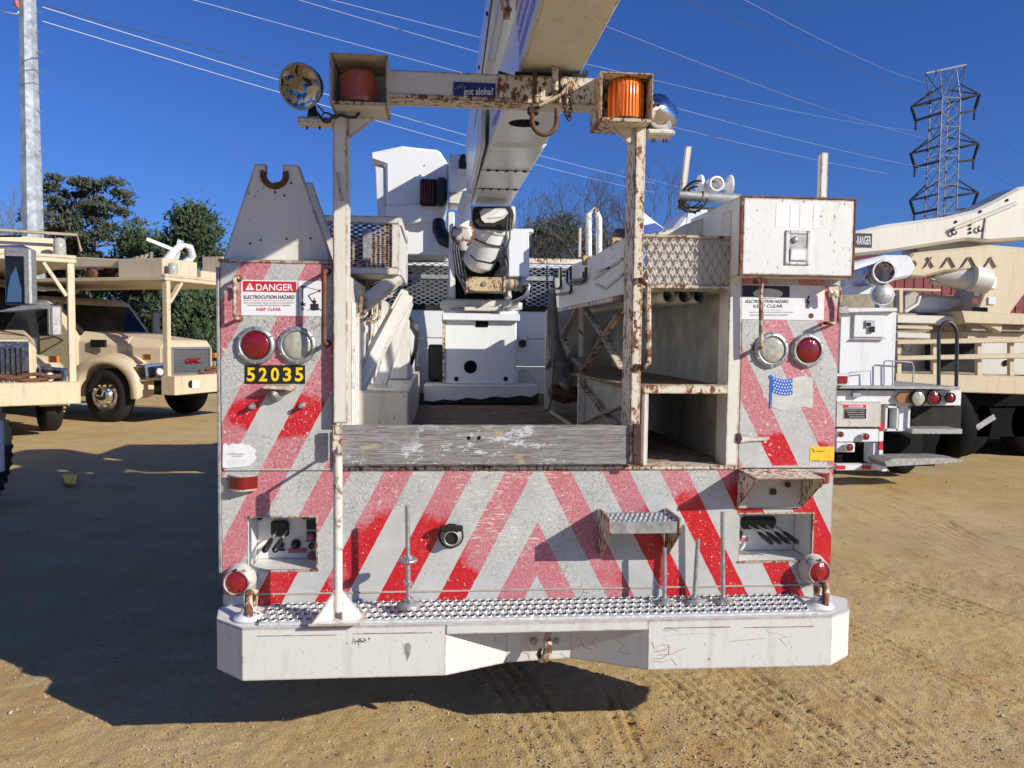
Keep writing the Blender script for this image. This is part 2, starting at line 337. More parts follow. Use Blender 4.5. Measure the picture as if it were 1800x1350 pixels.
# ------------------------------------------------------------------ text and signs
def textbox(txt,u0,v0,u1,v1,Y,mat,parent,name='lettering',bold=0.0,shear=0):
    cu=bpy.data.curves.new('t','FONT'); cu.body=txt; cu.offset=bold; cu.align_x='LEFT'; cu.resolution_u=3; cu.shear=shear
    to=bpy.data.objects.new('t',cu); COL.objects.link(to); dg=bpy.context.evaluated_depsgraph_get()
    me=bpy.data.meshes.new_from_object(to.evaluated_get(dg)); bpy.data.objects.remove(to); 
    xs=[v.co.x for v in me.vertices]; ys=[v.co.y for v in me.vertices]
    if not xs: return
    x0,x1,y0,y1=min(xs),max(xs),min(ys),max(ys)
    for v in me.vertices:
        a=(v.co.x-x0)/(x1-x0); b=(v.co.y-y0)/(y1-y0)
        v.co=P(u0+(u1-u0)*a, v1+(v0-v1)*b, Y)
    o=bpy.data.objects.new(name,me); COL.objects.link(o); me.materials.clear(); me.materials.append(MT[mat]); attach(o,parent)
    return o
def rect(u0,v0,u1,v1,Y,mat,parent,name,dy=.0015): return MB().pb(u0,v0,u1,v1,Y,dy).build(name,mat,parent)
def px_m(Y): return FPX/Y
def expanded(mb,o,U,V,nu,nv,w=.004,n=None):
    o,U,V=Vector(o),Vector(U),Vector(V); du=U/nu; dv=V/nv; nn=U.cross(V).normalized()*w*.5
    for i in range(nu):
        for j in range(nv):
            c=o+du*i+dv*j
            q=[c+dv*.5,c+du*.5,c+du+dv*.5,c+du*.5+dv]
            for k in range(4):
                a,b=q[k],q[(k+1)%4]; t=(b-a).normalized(); s=t.cross(nn).normalized()*w*.5
                mb.add([a-s-nn,b-s-nn,b+s-nn,a+s-nn,a-s+nn,b-s+nn,b+s+nn,a+s+nn],[(0,1,2,3),(7,6,5,4),(0,4,5,1),(2,6,7,3)])
def copy_tree(o,parent=None):
    c=o.copy(); COL.objects.link(c)
    if parent is not None: c.parent=parent
    for ch in [x for x in S.objects if x.parent==o]: copy_tree(ch,c)
    return c
# ------------------------------------------------------------------ ground
def axis(dense0,dense1,step,end0,end1,g=1.09):
    a=list(np.arange(dense0,dense1,step)); s=step; x=a[0]
    lo=[]; 
    while x>end0: s*=g; x-=s; lo.append(x)
    s=step; x=a[-1]; hi=[]
    while x<end1: s*=g; x+=s; hi.append(x)
    return np.array(lo[::-1]+a+hi)
xs=axis(-2.2,4.6,.016,-1500,1500,1.07); ys=axis(2.7,5.2,.016,-60,2500,1.07)
XX,YY=np.meshgrid(xs,ys)
def fnoise(X,Y,seed,cell,n=256):
    r=np.random.RandomState(seed).rand(n,n); gx=X/cell; gy=Y/cell; ix=np.floor(gx).astype(int); iy=np.floor(gy).astype(int)
    fx=gx-ix; fy=gy-iy; fx=fx*fx*(3-2*fx); fy=fy*fy*(3-2*fy)
    a=r[iy%n,ix%n]; b=r[iy%n,(ix+1)%n]; c=r[(iy+1)%n,ix%n]; d=r[(iy+1)%n,(ix+1)%n]
    return (a*(1-fx)+b*fx)*(1-fy)+(c*(1-fx)+d*fx)*fy-.5
near=np.clip((14-np.hypot(XX-1,YY-3))/8,0,1)
H=fnoise(XX,YY,1,1.3)*.03+fnoise(XX,YY,2,.35)*.018+fnoise(XX,YY,3,.11)*.008*near+fnoise(XX,YY,4,.04)*.008*near+fnoise(XX,YY,5,.018)*.005*near
def track(p0,p1,width,depth,lugs,curve=0,seed=0):
    global H
    p0=np.array(p0[:2]);p1=np.array(p1[:2]); d=p1-p0; L=np.hypot(*d); d=d/L; n=np.array([-d[1],d[0]])
    a=(XX-p0[0])*d[0]+(YY-p0[1])*d[1]; b=(XX-p0[0])*n[0]+(YY-p0[1])*n[1]-curve*(a/L-.5)**2*4+curve
    inside=(np.abs(b)<width/2)&(a>0)&(a<L)
    fade=np.clip(np.minimum(a,L-a)/.4,0,1)*(.55+.9*np.clip(fnoise(XX,YY,seed+20,.3)+.4,0,1))
    q=np.abs((b/width*lugs)%1-.5); z=((a/.07)%1-.5)
    pat=np.where(q<.16+.06*np.sign(z),-1.,0.25)
    edge=np.exp(-((np.abs(b)-width/2)/.02)**2)*.6
    H=H+np.where((a>0)&(a<L),(np.where(inside,pat,0)*depth+edge*depth)*fade,0)
track(G(1040,1420),G(740,960),.24,.006,4,seed=1)
track(G(1150,1420),G(1060,1180),.16,.006,3,seed=2)
track(G(1480,1420),G(1130,1150),.26,.0075,5,seed=3)
track(G(1620,1420),G(1240,1140),.28,.007,5,seed=4)
track(G(1900,1300),G(1420,1080),.26,.006,5,seed=5)
track(G(1760,1420),G(1400,1150),.22,.0065,4,seed=9)
track(G(1720,960),G(1520,840),.3,.011,4,seed=6)
track(G(1850,1120),G(1480,1000),.3,.008,4,seed=7)
track(G(700,1420),G(560,1240),.2,.004,4,seed=8)
nx,ny=len(xs),len(ys)
me=bpy.data.meshes.new('ground'); co=np.stack([XX,YY,H],-1).reshape(-1,3)
me.vertices.add(nx*ny); me.vertices.foreach_set('co',co.ravel())
I=np.arange(nx*ny).reshape(ny,nx); q=np.stack([I[:-1,:-1],I[:-1,1:],I[1:,1:],I[1:,:-1]],-1).reshape(-1,4)
me.loops.add(q.size); me.loops.foreach_set('vertex_index',q.ravel().astype(np.int32)); me.polygons.add(len(q))
me.polygons.foreach_set('loop_start',np.arange(0,q.size,4,dtype=np.int32)); me.polygons.foreach_set('use_smooth',np.ones(len(q),bool)); me.update(calc_edges=True)
ground=bpy.data.objects.new('ground',me); COL.objects.link(ground); me.materials.append(MT['sand']); kind(ground,'structure')
def hgt(x,y):
    i=min(max(np.searchsorted(xs,x),0),nx-1); j=min(max(np.searchsorted(ys,y),0),ny-1); return float(H[j,i])
# loose gravel
mb=MB(); rg=random.Random(3); oct_=[(1,0,0),(-1,0,0),(0,1,0),(0,-1,0),(0,0,1),(0,0,-1)]; of=[(0,2,4),(2,1,4),(1,3,4),(3,0,4),(2,0,5),(1,2,5),(3,1,5),(0,3,5)]
for k in range(22000):
    y=2.85+rg.random()**1.8*7; x=-y*.55+rg.random()*y*1.35
    s=rg.choice((.0015,.002,.0025,.003,.004,.005))*(.8+.5*rg.random()) if rg.random()<.992 else rg.uniform(.007,.012)
    if fnoise(np.array([x]),np.array([y]),33,.5)[0]<-.12 and rg.random()<.7: continue
    if x>1.2 and rg.random()<.45: continue
    z=hgt(x,y); R=Matrix.Rotation(rg.random()*6.28,3,'Z')@Matrix.Rotation(rg.random()*2,3,'X')
    mb.add([Vector((x,y,z+s*.3))+R@Vector((a*s*rg.uniform(.7,1.5),b*s,c*s*.75)) for a,b,c in oct_],of)
kind(mb.build('gravel','stone'),'stuff')
# ------------------------------------------------------------------ the truck
T=thing('utility_truck','old white bucket truck with red and white striped tailboard and rusty beacon gantry','truck',(0.394,6.0,0))
XL,XR=-.822,1.612; YR=3.10; DZ=1.126; XC=.394
def holed(mb,x0,x1,z0,z1,holes,y,t):       # flat panel with rectangular holes
    xsn=sorted({x0,x1,*[h[0] for h in holes],*[h[1] for h in holes]}); 
    for a,b in zip(xsn[:-1],xsn[1:]):
        zs=[z0]
        hs=sorted([(h[2],h[3]) for h in holes if h[0]<=a+1e-6 and h[1]>=b-1e-6])
        cur=z0
        for h0,h1 in hs: mb.box(a,b,y,y+t,cur,h0); cur=h1
        mb.box(a,b,y,y+t,cur,z1)
def pr(u0,v0,u1,v1,Y=YR):
    um,vm=(u0+u1)/2,(v0+v1)/2; return (P(u0,vm,Y).x,P(u1,vm,Y).x,P(um,v1,Y).z,P(um,v0,Y).z)
HL=pr(435,909,556,1002); HR=pr(1300,903,1427,986)
mb=MB(); holed(mb,XL,XR,.535,DZ-.012,[HL,HR],YR,.008); tail=mb.build('tailboard','stripes',T)
# upper corner panels
xa,xb=P(586,640,YR).x,P(1301,640,YR).x
MB().box(XL,xa,YR-.004,YR+.03,DZ-.006,P(480,462,YR).z).build('corner_panel','stripes',T,bevel=.003)
MB().box(xb,XR,YR-.004,YR+.03,DZ-.006,P(1390,487,YR).z).build('corner_panel','stripes',T,bevel=.003)
ZT=P(480,462,YR).z
for (a,b) in ((XL-.012,XL-.001),): MB().box(a,b,YR-.01,YR+.05,.72,ZT-.02).build('edge_strip','galv_dull',T,bevel=.002)
MB().box(XL-.004,XL+.012,YR-.006,YR+.02,ZT,ZT+.012).box(XL+.012,xa+.006,YR-.006,YR+.4,ZT,ZT+.010).build('cap_strip','rusty_paint',T)
m_=MB(); z_=P(930,1036,YR).z; m_.box(XL+.01,XR-.01,YR-.004,YR+.001,z_-.003,z_+.003); m_.build('weld_seam','cream_paint',T)
MB().box(xa-.01,xb+.01,YR-.006,YR+.10,DZ-.014,DZ+.004).build('deck_edge','rusty_paint',T,bevel=.002)
MB().box(XL+.01,xa-.01,YR-.0065,YR,DZ-.010,DZ-.003).box(xb+.01,XR-.01,YR-.0065,YR,DZ-.006,DZ+.002).build('trim_strip','white_paint',T)
# bodies of the side cabinets
cab_l=MB(); cab_l.box(XL,xa,YR+.031,7.35,DZ-.02,ZT-.002).box(XL,xa,YR+.2,7.35,.75,DZ-.021); cab_l.build('side_cabinet','cream_paint',T,bevel=.004)
ZR=P(1390,487,YR).z
xr_in=P(1292,700,YR).x
cab_r=MB(); cab_r.box(xr_in+.03,XR,YR+.031,7.35,DZ-.02,ZR+.12).box(xr_in+.03,XR,YR+.2,7.35,.75,DZ-.021); cab_r.build('side_cabinet','cream_paint',T,bevel=.004)
# the sub frame, axles and wheels below (seen only by their shadow)
MB().box(XC-.45,XC-.35,YR+.05,10.6,.62,.86).box(XC+.35,XC+.45,YR+.05,10.6,.62,.86).box(XC-1.1,XC+1.1,YR+.2,7.4,.86,1.0).build('chassis','frame_dark',T)
for sx in (-1,1):
    for wy in (5.6,9.9):
        w=MB().lathe((XC+sx*.98,wy,.5),(1,0,0),[(.2,-.2),(.27,-.2),(.29,-.17),(.46,-.17),(.5,-.13),(.5,.13),(.46,.17),(.29,.17),(.27,.2),(.2,.2)],28).build('wheel','rubber',T)
        MB().lathe((XC+sx*1.12,wy,.5),(1,0,0),[(.26,-.04),(.2,.0),(.1,.06)],20).build('rim','steel_rim',w)
# truck cab beyond the headboard
cabm=MB(); cabm.pp([(0,0),(1,0),(1,1),(0,1)],9,1) if False else None
cabm.prism([(XC-1.0,8.0,1.0),(XC-1.0,8.0,2.42),(XC-1.0,9.2,2.42),(XC-1.0,9.7,1.75),(XC-1.0,11.0,1.6),(XC-1.0,11.0,.7),(XC-1.0,8.0,.7)],(2.0,0,0)); cabm.build('cab','clean_white',T,bevel=.03)
MB().box(XC-.7,XC+.7,7.99,8.01,1.75,2.25).build('rear_window','glass_dark',T)
# deck floor
MB().box(xa-.01,xb+.2,YR+.08,7.35,DZ-.05,DZ).build('deck_floor','deck_dark',T)
mb=MB()
for i in range(56):
    y=YR+.14+i*.075
    mb.box(xa+.01,xb-.01,y,y+.012,DZ,DZ+.004)
kind(mb.build('deck_rib','wood_dark',T),'stuff')
# inner faces of the left cabinet: wall sheet, vertical ribs, step box
mb=MB(); mb.box(xa,xa+.012,YR+.16,7.2,DZ,ZT-.01); mb.build('inner_wall','cream_paint',T)
mb=MB()
for i in range(16): 
    y=YR+.5+i*.16; mb.box(xa+.012,xa+.03,y,y+.045,DZ+.03,ZT-.12)
mb.build('wall_rib','white_paint',T,bevel=.004)
sb=P(718,716,3.9); st=P(668,687,3.9)
MB().box(P(617,716,3.9).x-.1,sb.x,3.9,6.3,DZ,st.z).build('step_box','speckled_paint',T,bevel=.006)
# inner left cabinets beyond the step box, right-hand face seen edge on
MB().box(xa+.03,P(718,640,4.9).x,4.9,7.2,st.z+.002,P(718,560,4.9).z).build('inner_locker','white_paint',T,bevel=.006)
# sloping rack arms
for k,(a,b,w) in enumerate([((700,486,4.0),(606,562,3.9),.075),((716,520,4.25),(622,700,3.95),.065),((716,530,4.5),(664,690,4.4),.07),((695,503,4.7),(610,566,4.6),.05),((712,512,4.4),(640,640,4.2),.045)]):
    p=P(*a); q=P(*b); MB().beam(q,p,.035,w,up=(1,0,0.1)).build('rack_arm','white_paint' if k else 'cream_paint',T,bevel=.004)
for k in range(5):
    o=P(612+k*9,556+k*2,3.75+k*.12); MB().tube([o+Vector((-.18,0,-.0)),o+Vector((.03,0,-.005)),o+Vector((.055,0,.02)),o+Vector((.06,.0,.10))],.009,6).build('bent_hook','rusty_paint',T)
# left mesh cage: tray behind the post
def frame_mesh(name,u0,v0,u1,v1,Y,bw,mat='cream_paint',nu=9,nv=4,depth=.03,w=.005,mm='galv_dull',parent=None):
    x0,x1,z0,z1=pr(u0,v0,u1,v1,Y); fr=MB(); fr.box(x0,x1,Y,Y+depth,z1-bw,z1); fr.box(x0,x1,Y,Y+depth,z0,z0+bw); fr.box(x0,x0+bw,Y,Y+depth,z0+bw,z1-bw); fr.box(x1-bw,x1,Y,Y+depth,z0+bw,z1-bw)
    f=fr.build(name,mat,parent or T,bevel=.002)
    e=MB(); expanded(e,(x0+bw,Y+depth*.5,z0+bw),(x1-x0-2*bw,0,0),(0,0,z1-z0-2*bw),nu,nv,w); kind(e.build('expanded_mesh',mm,f),'stuff'); return f
fm=frame_mesh('mesh_cage',564,379,701,482,3.95,.035,nu=7,nv=10,w=.009,mm='rusty_paint')
x0,x1,z0,z1=pr(564,379,701,482,3.95)
MB().box(x1-.012,x1+.012,3.985,4.75,z1-.04,z1).box(x1-.012,x1+.012,3.985,4.75,z0,z0+.03).box(x1-.012,x1+.012,4.70,4.75,z0,z1).box(x1-.01,x1+.004,3.985,4.70,z0+.03,z1-.04).build('side_sheet','white_paint',fm,bevel=.002)
MB().box(x0,x1,4.75,4.78,z0,z1).box(x0,x1,3.98,4.75,z0,z0+.01).build('back_sheet','speckled_paint',fm)
MB().pb(638,404,652,458,3.93,.02).build('grey_bar','galv_dull',fm)
fm2=frame_mesh('mesh_cage',600,482,690,522,4.3,.012,nu=9,nv=6,w=.007,mm='rusty_paint')
# boom rest on the left corner: two notched plates joined by side strips
def restplate(px,Y,dy,c,r,mat):
    # trapezoid with a U notch
    pts=[P(u,v,Y) for u,v in px]; 
    return pts
for k,(Y,sc_) in enumerate(((3.17,1),(3.52,1))):
    bl,tl,tr,br=P(391,459,3.17),P(448,288,3.17),P(524,290,3.17),P(584,459,3.17)
    cu_=P(483,308,3.17); r=.046; pts=[bl,tl,Vector((cu_.x-.030,0,tl.z))]
    for i in range(9):
        an=math.pi+math.pi*i/8; pts.append(Vector((cu_.x+.030*math.cos(an),0,cu_.z+.030*math.sin(an))))
    pts+= [Vector((cu_.x+.030,0,tr.z)),tr,br]
    for p in pts: p.y=Y
    pl=MB().prism(pts,(0,.014,0)).build('boom_rest_plate','cream_paint',T,bevel=.002)
    if k==0:
        pts=[]
        for R_ in (.054,.031):
            rr=range(13) if R_==.054 else range(12,-1,-1)
            for i in rr:
                an=math.radians(160+220*i/12); pts.append(Vector((cu_.x+R_*math.cos(an),Y-.006,cu_.z+R_*math.sin(an))))
        MB().prism(pts,(0,.02,0)).build('notch_liner','rust',pl)
        b=MB()
        for (u,v) in ((440,428),(458,422),(504,420),(546,419),(484,338),(512,322),(500,344)): c=P(u,v,Y-.001); b.cyl(c,c+Vector((0,-.004,0)),.004,8)
        b.build('bolt','dark_rust',pl)
p0=P(524,290,3.17); p1=P(584,459,3.17)
MB().hexa([Vector((p0.x-.012,3.186,p0.z)),Vector((p0.x,3.186,p0.z)),Vector((p1.x,3.186,p1.z)),Vector((p1.x-.012,3.186,p1.z))],[Vector((p0.x-.012,3.225,p0.z)),Vector((p0.x,3.225,p0.z)),Vector((p1.x,3.225,p1.z)),Vector((p1.x-.012,3.225,p1.z))]).build('rest_flange','rusty_paint',T)
q0=P(430,342,3.17); q1=P(391,459,3.17)
MB().hexa([Vector((q0.x,3.186,q0.z)),Vector((q0.x+.012,3.186,q0.z)),Vector((q1.x+.012,3.186,q1.z)),Vector((q1.x,3.186,q1.z))],[Vector((q0.x,3.49,q0.z)),Vector((q0.x+.012,3.49,q0.z)),Vector((q1.x+.012,3.49,q1.z)),Vector((q1.x,3.49,q1.z))]).build('rest_flange','cream_paint',T)
# ---------------- gantry
def post(u0,u1,vb,vt,dy,mat):
    x0,x1=P(u0,500,YR-.045).x,P(u1,500,YR-.045).x; zb,zt=P(u0,vb,YR).z,P(u0,vt,YR).z
    return MB().box(x0,x1,YR-.045,YR-.045+dy,zb,zt).build('gantry_post',mat,T,bevel=.004)
pL=post(585,611,742,208,.10,'cream_paint'); 
x0,x1=P(1112,500,YR-.055).x,P(1130,500,YR-.055).x; zb,zt=P(1110,812,YR).z,P(1110,228,YR).z
pRm=MB(); pRm.box(x0,x1,YR-.055,YR+.095,zb,zt); pRt=pRm.build('gantry_post','rusty_paint',T,bevel=.004)
h=P(598,480,YR-.07)
g_=P(592,310,YR-.055); MB().tube([P(593,305,YR-.05),P(597,330,YR-.075),P(602,352,YR-.05)],.006,6).build('post_latch','cream_paint',pL)
# handle on the right post
a=P(1116,495,YR-.055);b=P(1116,645,YR-.055); o_=Vector((0,-.08,0)); ox=Vector((.035,0,0))
MB().tube([a+ox*0,a+o_+ox*.3,a+o_+ox*.9-Vector((0,0,.02)),b+o_+ox*.9+Vector((0,0,.02)),b+o_+ox*.3,b],.013,8).build('grab_handle','rusty_paint',pRt)
# crossbar
zc0,zc1=P(860,185,YR-.01).z,P(860,137,YR-.01).z
cb=MB().box(P(680,160,YR).x,P(1045,160,YR).x,YR-.06,YR+.05,zc0,zc1).build('crossbar','cream_paint',T,bevel=.004)
cbr=MB().box(P(872,160,YR).x,P(1042,160,YR).x,YR-.0635,YR-.0605,zc0+.002,zc1-.002).build('rusted_face','rusty_paint',cb)
rust_l=MB().box(P(682,160,YR).x,P(935,160,YR).x,YR-.067,YR+.02,zc0-.002,zc0+.014).build('rusted_lip','rusty_paint',cb)
stk=rect(797,145,871,176,YR-.0655,'blue_ink',cb,'bumper_sticker')
textbox('got aloha?',815,154,867,171,YR-.068,'sign_white',stk,bold=.012)
for i,(u,v) in enumerate(((800,153),(806,150),(812,152))):
    MB().tube([P(u,v+4,YR-.067),P(u+3,v-1,YR-.067),P(u+4,v+4,YR-.067),P(u+7,v-2,YR-.067)],.0008,4).build('scribble','sign_white',stk)
# cradle, pin, loop, bracket and chain at the boom tip
MB().box(P(935,150,YR).x,P(985,150,YR).x,YR-.062,YR-.055,P(960,170,YR).z,P(960,145,YR).z).build('cradle_plate','rusty_paint',cb,bevel=.002)
MB().cyl(P(940,125,YR-.065),P(940,180,YR-.065),.008,8).cyl(P(985,127,YR-.065),P(985,165,YR-.065),.008,8).build('cradle_pin','rust',cb)
MB().cyl(P(976,108,YR-.075),P(976,160,YR-.075),.013,10).lathe(P(977,108,YR-.075),(0,0,1),[(.02,-.006),(.024,0),(.02,.01)],12).build('boom_tip_eye','cream_paint',cb)
MB().beam(P(946,188,YR-.085),P(985,168,YR-.085),.012,.034,up=(0,1,0)).beam(P(985,168,YR-.085),P(1003,146,YR-.085),.012,.030,up=(0,1,0)).build('diagonal_latch','rusty_paint',cb,bevel=.002)
c=P(957,212,YR-.08); MB().tube([P(935,190,YR-.08)]+[Vector((c.x+.047*math.cos(math.radians(t)),YR-.08,c.z+.052*math.sin(math.radians(t)))) for t in range(170,375,15)]+[P(979,190,YR-.08)],.0095,8).build('towing_loop','rust',cb)
MB().pb(928,186,948,200,YR-.09,.03).build('latch_block','dark_rust',cb,bevel=.006)
MB().pp([(876,124),(905,133),(940,134),(935,141),(882,140)],YR-.04,.06).pp([(1010,134),(1028,137),(1036,126),(1030,122),(1018,134)],YR-.04,.06).build('cradle_horn','black',cb)
MB().box(P(905,135,YR-.03).x,P(1030,135,YR-.03).x,YR-.045,YR+.05,zc1+.001,2.637).build('cradle_saddle','rubber',cb)
def chain(pts,n,r,name,mat,parent):
    pts=[Vector(p) for p in pts]; seg=[(pts[i+1]-pts[i]).length for i in range(len(pts)-1)]; tot=sum(seg)
    for i in range(n):
        d=tot*(i+.5)/n; k=0
        while k<len(seg)-1 and d>seg[k]: d-=seg[k]; k+=1
        c=pts[k].lerp(pts[k+1],d/seg[k]); t=(pts[k+1]-pts[k]).normalized(); 
        nrm=Vector((0,1,0)) if i%2 else t.cross(Vector((0,1,0))).normalized()
        b=nrm.cross(t); L=tot/n*.68
        MB().tube([c+t*L*math.cos(a)+b*r*2.1*math.sin(a) for a in [2*math.pi*j/8 for j in range(8)]],r,5,closed=True).build(name,mat,parent)
MB().ring(P(994,144,YR-.09),(0.2,1,0),.018,.0025,14,5).build('split_ring','galv_dull',cb)
chain([P(992,150,YR-.085),P(993,190,YR-.085),P(997,207,YR-.085),P(1001,209,YR-.085),P(1004,190,YR-.085),P(1000,160,YR-.075)],17,.0032,'chain_link','dark_rust',cb)
# beacon housings
def housing(u0,v0,u1,v1,lu0,lu1,lv0,lv1,mat,lensmat,d=.20,lip=24):
    Y=YR-.14; x0,x1,z0,z1=pr(u0,v0,u1,v1,Y); t=.006
    hm=MB(); hm.box(x0,x1,Y,Y+d,z1-t,z1); hm.box(x0,x0+t,Y,Y+d,z0,z1-t); hm.box(x1-t,x1,Y,Y+d,z0,z1-t); hm.box(x0+t,x1-t,Y,Y+d,z0,z0+t); hm.box(x0+t,x1-t,Y+d-t,Y+d,z0+t,z1-t)
    ho=hm.build('beacon_housing',mat,T,bevel=.0015)
    MB().box(x0+t,x1-t,Y-.004,Y-.0005,z0-.004,z0+.008).build('housing_lip','rusty_paint',ho)
    X0,X1=P(lu0,150,Y+.09).x,P(lu1,150,Y+.09).x; r=(X1-X0)/2; cx=(X0+X1)/2; hz=(P((u0+u1)/2,lv0,Y+.06).z-z0-.004)
    if r>d/2-.012: r=d/2-.012
    prof=[(r*.97,.022),(r,.03),(r*.99,hz-.012),(r*.93,hz),(0.001,hz+.004)]
    be=MB().lathe((cx,Y+.085,z0),(0,0,1),prof,28).build('beacon',lensmat,ho)
    MB().lathe((cx,Y+.085,z0+t),(0,0,1),[(r*1.06,0),(r*1.06,.010),(r*.95,.02)],28).build('beacon_base','black' ,be)
    n=36; rb=MB()
    for i in range(n):
        an=2*math.pi*i/n; c=Vector((cx+math.cos(an)*r,Y+.085+math.sin(an)*r,z0+.035)); rb.cyl(c,c+Vector((0,0,hz-.052)),.0022,4)
    rb.build('lens_rib',lensmat,be)
    # gusset below
    return ho,(x0,x1,z0,z1,Y)
hL,dl=housing(579,94,681,183,602,662,124,183,'cream_paint','amber_shaded',d=.21)
hR,dr=housing(1056,127,1148,212,1070,1130,140,205,'rusty_paint','amber_lens',d=.20)
MB().box(dr[0]-.003,dr[0]-.0005,dr[4],dr[4]+.19,dr[2],dr[3]).build('rusted_side','rusty_paint',hR)
MB().pp([(612,206),(655,206),(652,212),(616,240),(612,240)],YR-.045,.02).build('gusset','cream_paint',pL,bevel=.001)
MB().pp([(1070,208),(1112,208),(1112,252),(1106,252),(1074,222)],YR-.04,.02).build('gusset','cream_paint',pRt,bevel=.001)
MB().tube([P(590,207,YR-.10),P(598,202,YR-.13),P(612,206,YR-.13),P(625,206,YR-.12),P(632,198,YR-.12)],.006,6).build('cable','hose',hL)
# round work lamps on their brackets
def worklamp(u,v,r,aim,Y,foot,mat='black'):
    c=P(u,v,Y); aim=Vector(aim).normalized()
    lamp=MB().lathe(c,aim,[(.015,-.10),(r*.55,-.085),(r*.9,-.045),(r,-.012),(r*1.03,0),(r*.96,.008),(r*.93,.004)],28,capend=False).build('work_lamp',mat,T)
    MB().lathe(c,aim,[(r*.94,.002),(r*.70,-.022),(r*.35,-.04),(.012,-.046)],28).build('reflector','reflector',lamp)
    MB().ring(c+aim*.004,aim,r*.98,.005,28,6).build('rim','chrome' if mat!='black' else 'galv_dull',lamp)
    f=P(*foot); MB().tube([c-aim*.06-Vector((0,0,r*.6)),f+Vector((0,0,.03)),f],[.016,.016,.02],8).build('swivel_stem',mat,lamp); return lamp
wl=worklamp(528,152,.079,(-.25,-.88,-.30),YR-.08,(549,205,YR-.03))
MB().box(P(526,216,YR).x,P(590,216,YR).x,YR-.06,YR+.0,P(560,226,YR).z,P(560,212,YR).z).build('lamp_bracket','cream_paint',pL,bevel=.008)
b=MB()
for u in (540,562): c=P(u,222,YR-.061); b.cyl(c,c+Vector((0,-.003,-.012)),.004,6)
b.build('bolt','dark_rust',wl)
MB().tube([P(558,185,YR-.05),P(570,198,YR-.05),P(585,202,YR-.05),P(592,206,YR-.09)],.003,5).tube([P(556,196,YR-.05),P(566,210,YR-.07),P(578,212,YR-.09),P(590,202,YR-.1)],.005,5).ring(P(574,207,YR-.08),(0,1,.2),.018,.003,14,5).build('cable','hose',wl)
wr=worklamp(1158,205,.07,(.35,.85,-.1),YR+.0,(1160,232,YR-.02),'chrome')
MB().lathe(P(1156,200,YR+.0),(-.35,-.85,.1),[(.05,.0),(.07,-.02),(.06,.05),(.02,.08)],20).build('lamp_shell','chrome',wr)
MB().box(P(1130,238,YR).x,P(1180,238,YR).x,YR-.06,YR+.03,P(1150,244,YR).z,P(1150,233,YR).z).build('lamp_bracket','cream_paint',pRt,bevel=.008)
b=MB()
for u in (1147,1151,1167,1172): c=P(u,244,YR-.05); b.cyl(c,c+Vector((0,0,-.014)),.004,6)
b.build('bolt','dark_rust',wr)
# ---------------- signs and numbers on the left corner panel
YS=YR-.0055
def disc(mb,u,v,r,Y,h=.001,n=20): c=P(u,v,Y); mb.lathe(c,(0,-1,0),[(r,-h),(r,0)],n)
sg=rect(424,493,573,555,YS,'sign_white',T,'danger_sign')
hd=rect(427,494.5,521,513,YS-.001,'sign_red',sg,'sign_header')
tri=MB().pp([(431,510),(439,497),(447,510)],YS-.0026,.001).build('warning_triangle','sign_white',sg)
MB().pp([(438.2,501),(439.8,501),(439.4,506),(438.6,506)],YS-.0036,.001).pb(438.4,507,439.6,508.6,YS-.0036,.001).build('exclamation_mark','sign_red',sg)
textbox('DANGER',450,499,515,511,YS-.002,'sign_white',sg,bold=.02)
textbox('ELECTROCUTION HAZARD',428.5,519,518,525.5,YS-.001,'ink',sg,bold=.02)
for i,tx in enumerate(('DEATH OR SERIOUS INJURY WILL RESULT FROM CONTACT','WITH THIS MACHINE, TRUCK, OR TRUCK ATTACHMENTS IF','THEY SHOULD BECOME ELECTRICALLY CHARGED.')):
    textbox(tx,428+(6 if i==2 else 0),527.5+i*4,517-(6 if i==2 else 0),530+i*4,YS-.001,'sign_red' if i==0 else 'ink',sg,bold=.0)
textbox('KEEP CLEAR',451,541,494,546.5,YS-.001,'sign_red',sg,bold=.02)
mb=MB(); mb.pb(523.5,495,524.5,554,YS-.001,.0008); mb.pb(531,502,533,525,YS-.001,.0008); mb.pb(527,503,537,505,YS-.0018,.0008)
def ln(mb,a,b,w,Y): 
    p,q=P(*a,Y),P(*b,Y); mb.beam(p,q,.0008,w,up=(0,0,1) if abs((q-p).z)<abs((q-p).x) else (1,0,0)) if False else mb.hexa(*[[pt+o for pt in (lambda d,s:(p-s,q-s,q+s,p+s))(q-p,Vector((-(q-p).z,0,(q-p).x)).normalized()*w/2)] for o in (Vector((0,0,0)),Vector((0,.0008,0)))])
for a,b,w in [((549,530),(542,519),.003),((542,519),(562,511),.003),((552,530),(553,523),.003),((549,530),(556,530),.008),((533,503),(564,511),.001)]: ln(mb,a,b,w,YS-.0016)
for a,b in [((532,534),(532,540)),((527,533),(537,537)),((537,533),(527,537)),((532,540),(529,545)),((532,540),(535,545))]: ln(mb,a,b,.0035,YS-.0016)
disc(mb,532,532,.004,YS-.0016,.0008)
mb.pb(546,534,551,545,YS-.0016,.0008); mb.pb(554,534,560,545,YS-.0016,.0008); mb.pb(551,531,555,545.5,YS-.0024,.0008)
for a,b in [((547,541),(541,546)),((559,541),(566,546))]: ln(mb,a,b,.002,YS-.0016)
mb.build('pictogram','ink',sg)
mb=MB(); disc(mb,562,511,.005,YS-.0016,.0008); mb.build('pictogram_spark','sign_red',sg)
for i,d in enumerate('52035'):
    u=430.5+i*21.2; t=rect(u,642,u+20.9,674.5,YS-.001,'black',T,'number_tile'); textbox(d,u+3.2,646,u+17.8,670.5,YS-.0025,'yellow_ink',t,'digit',bold=.025)
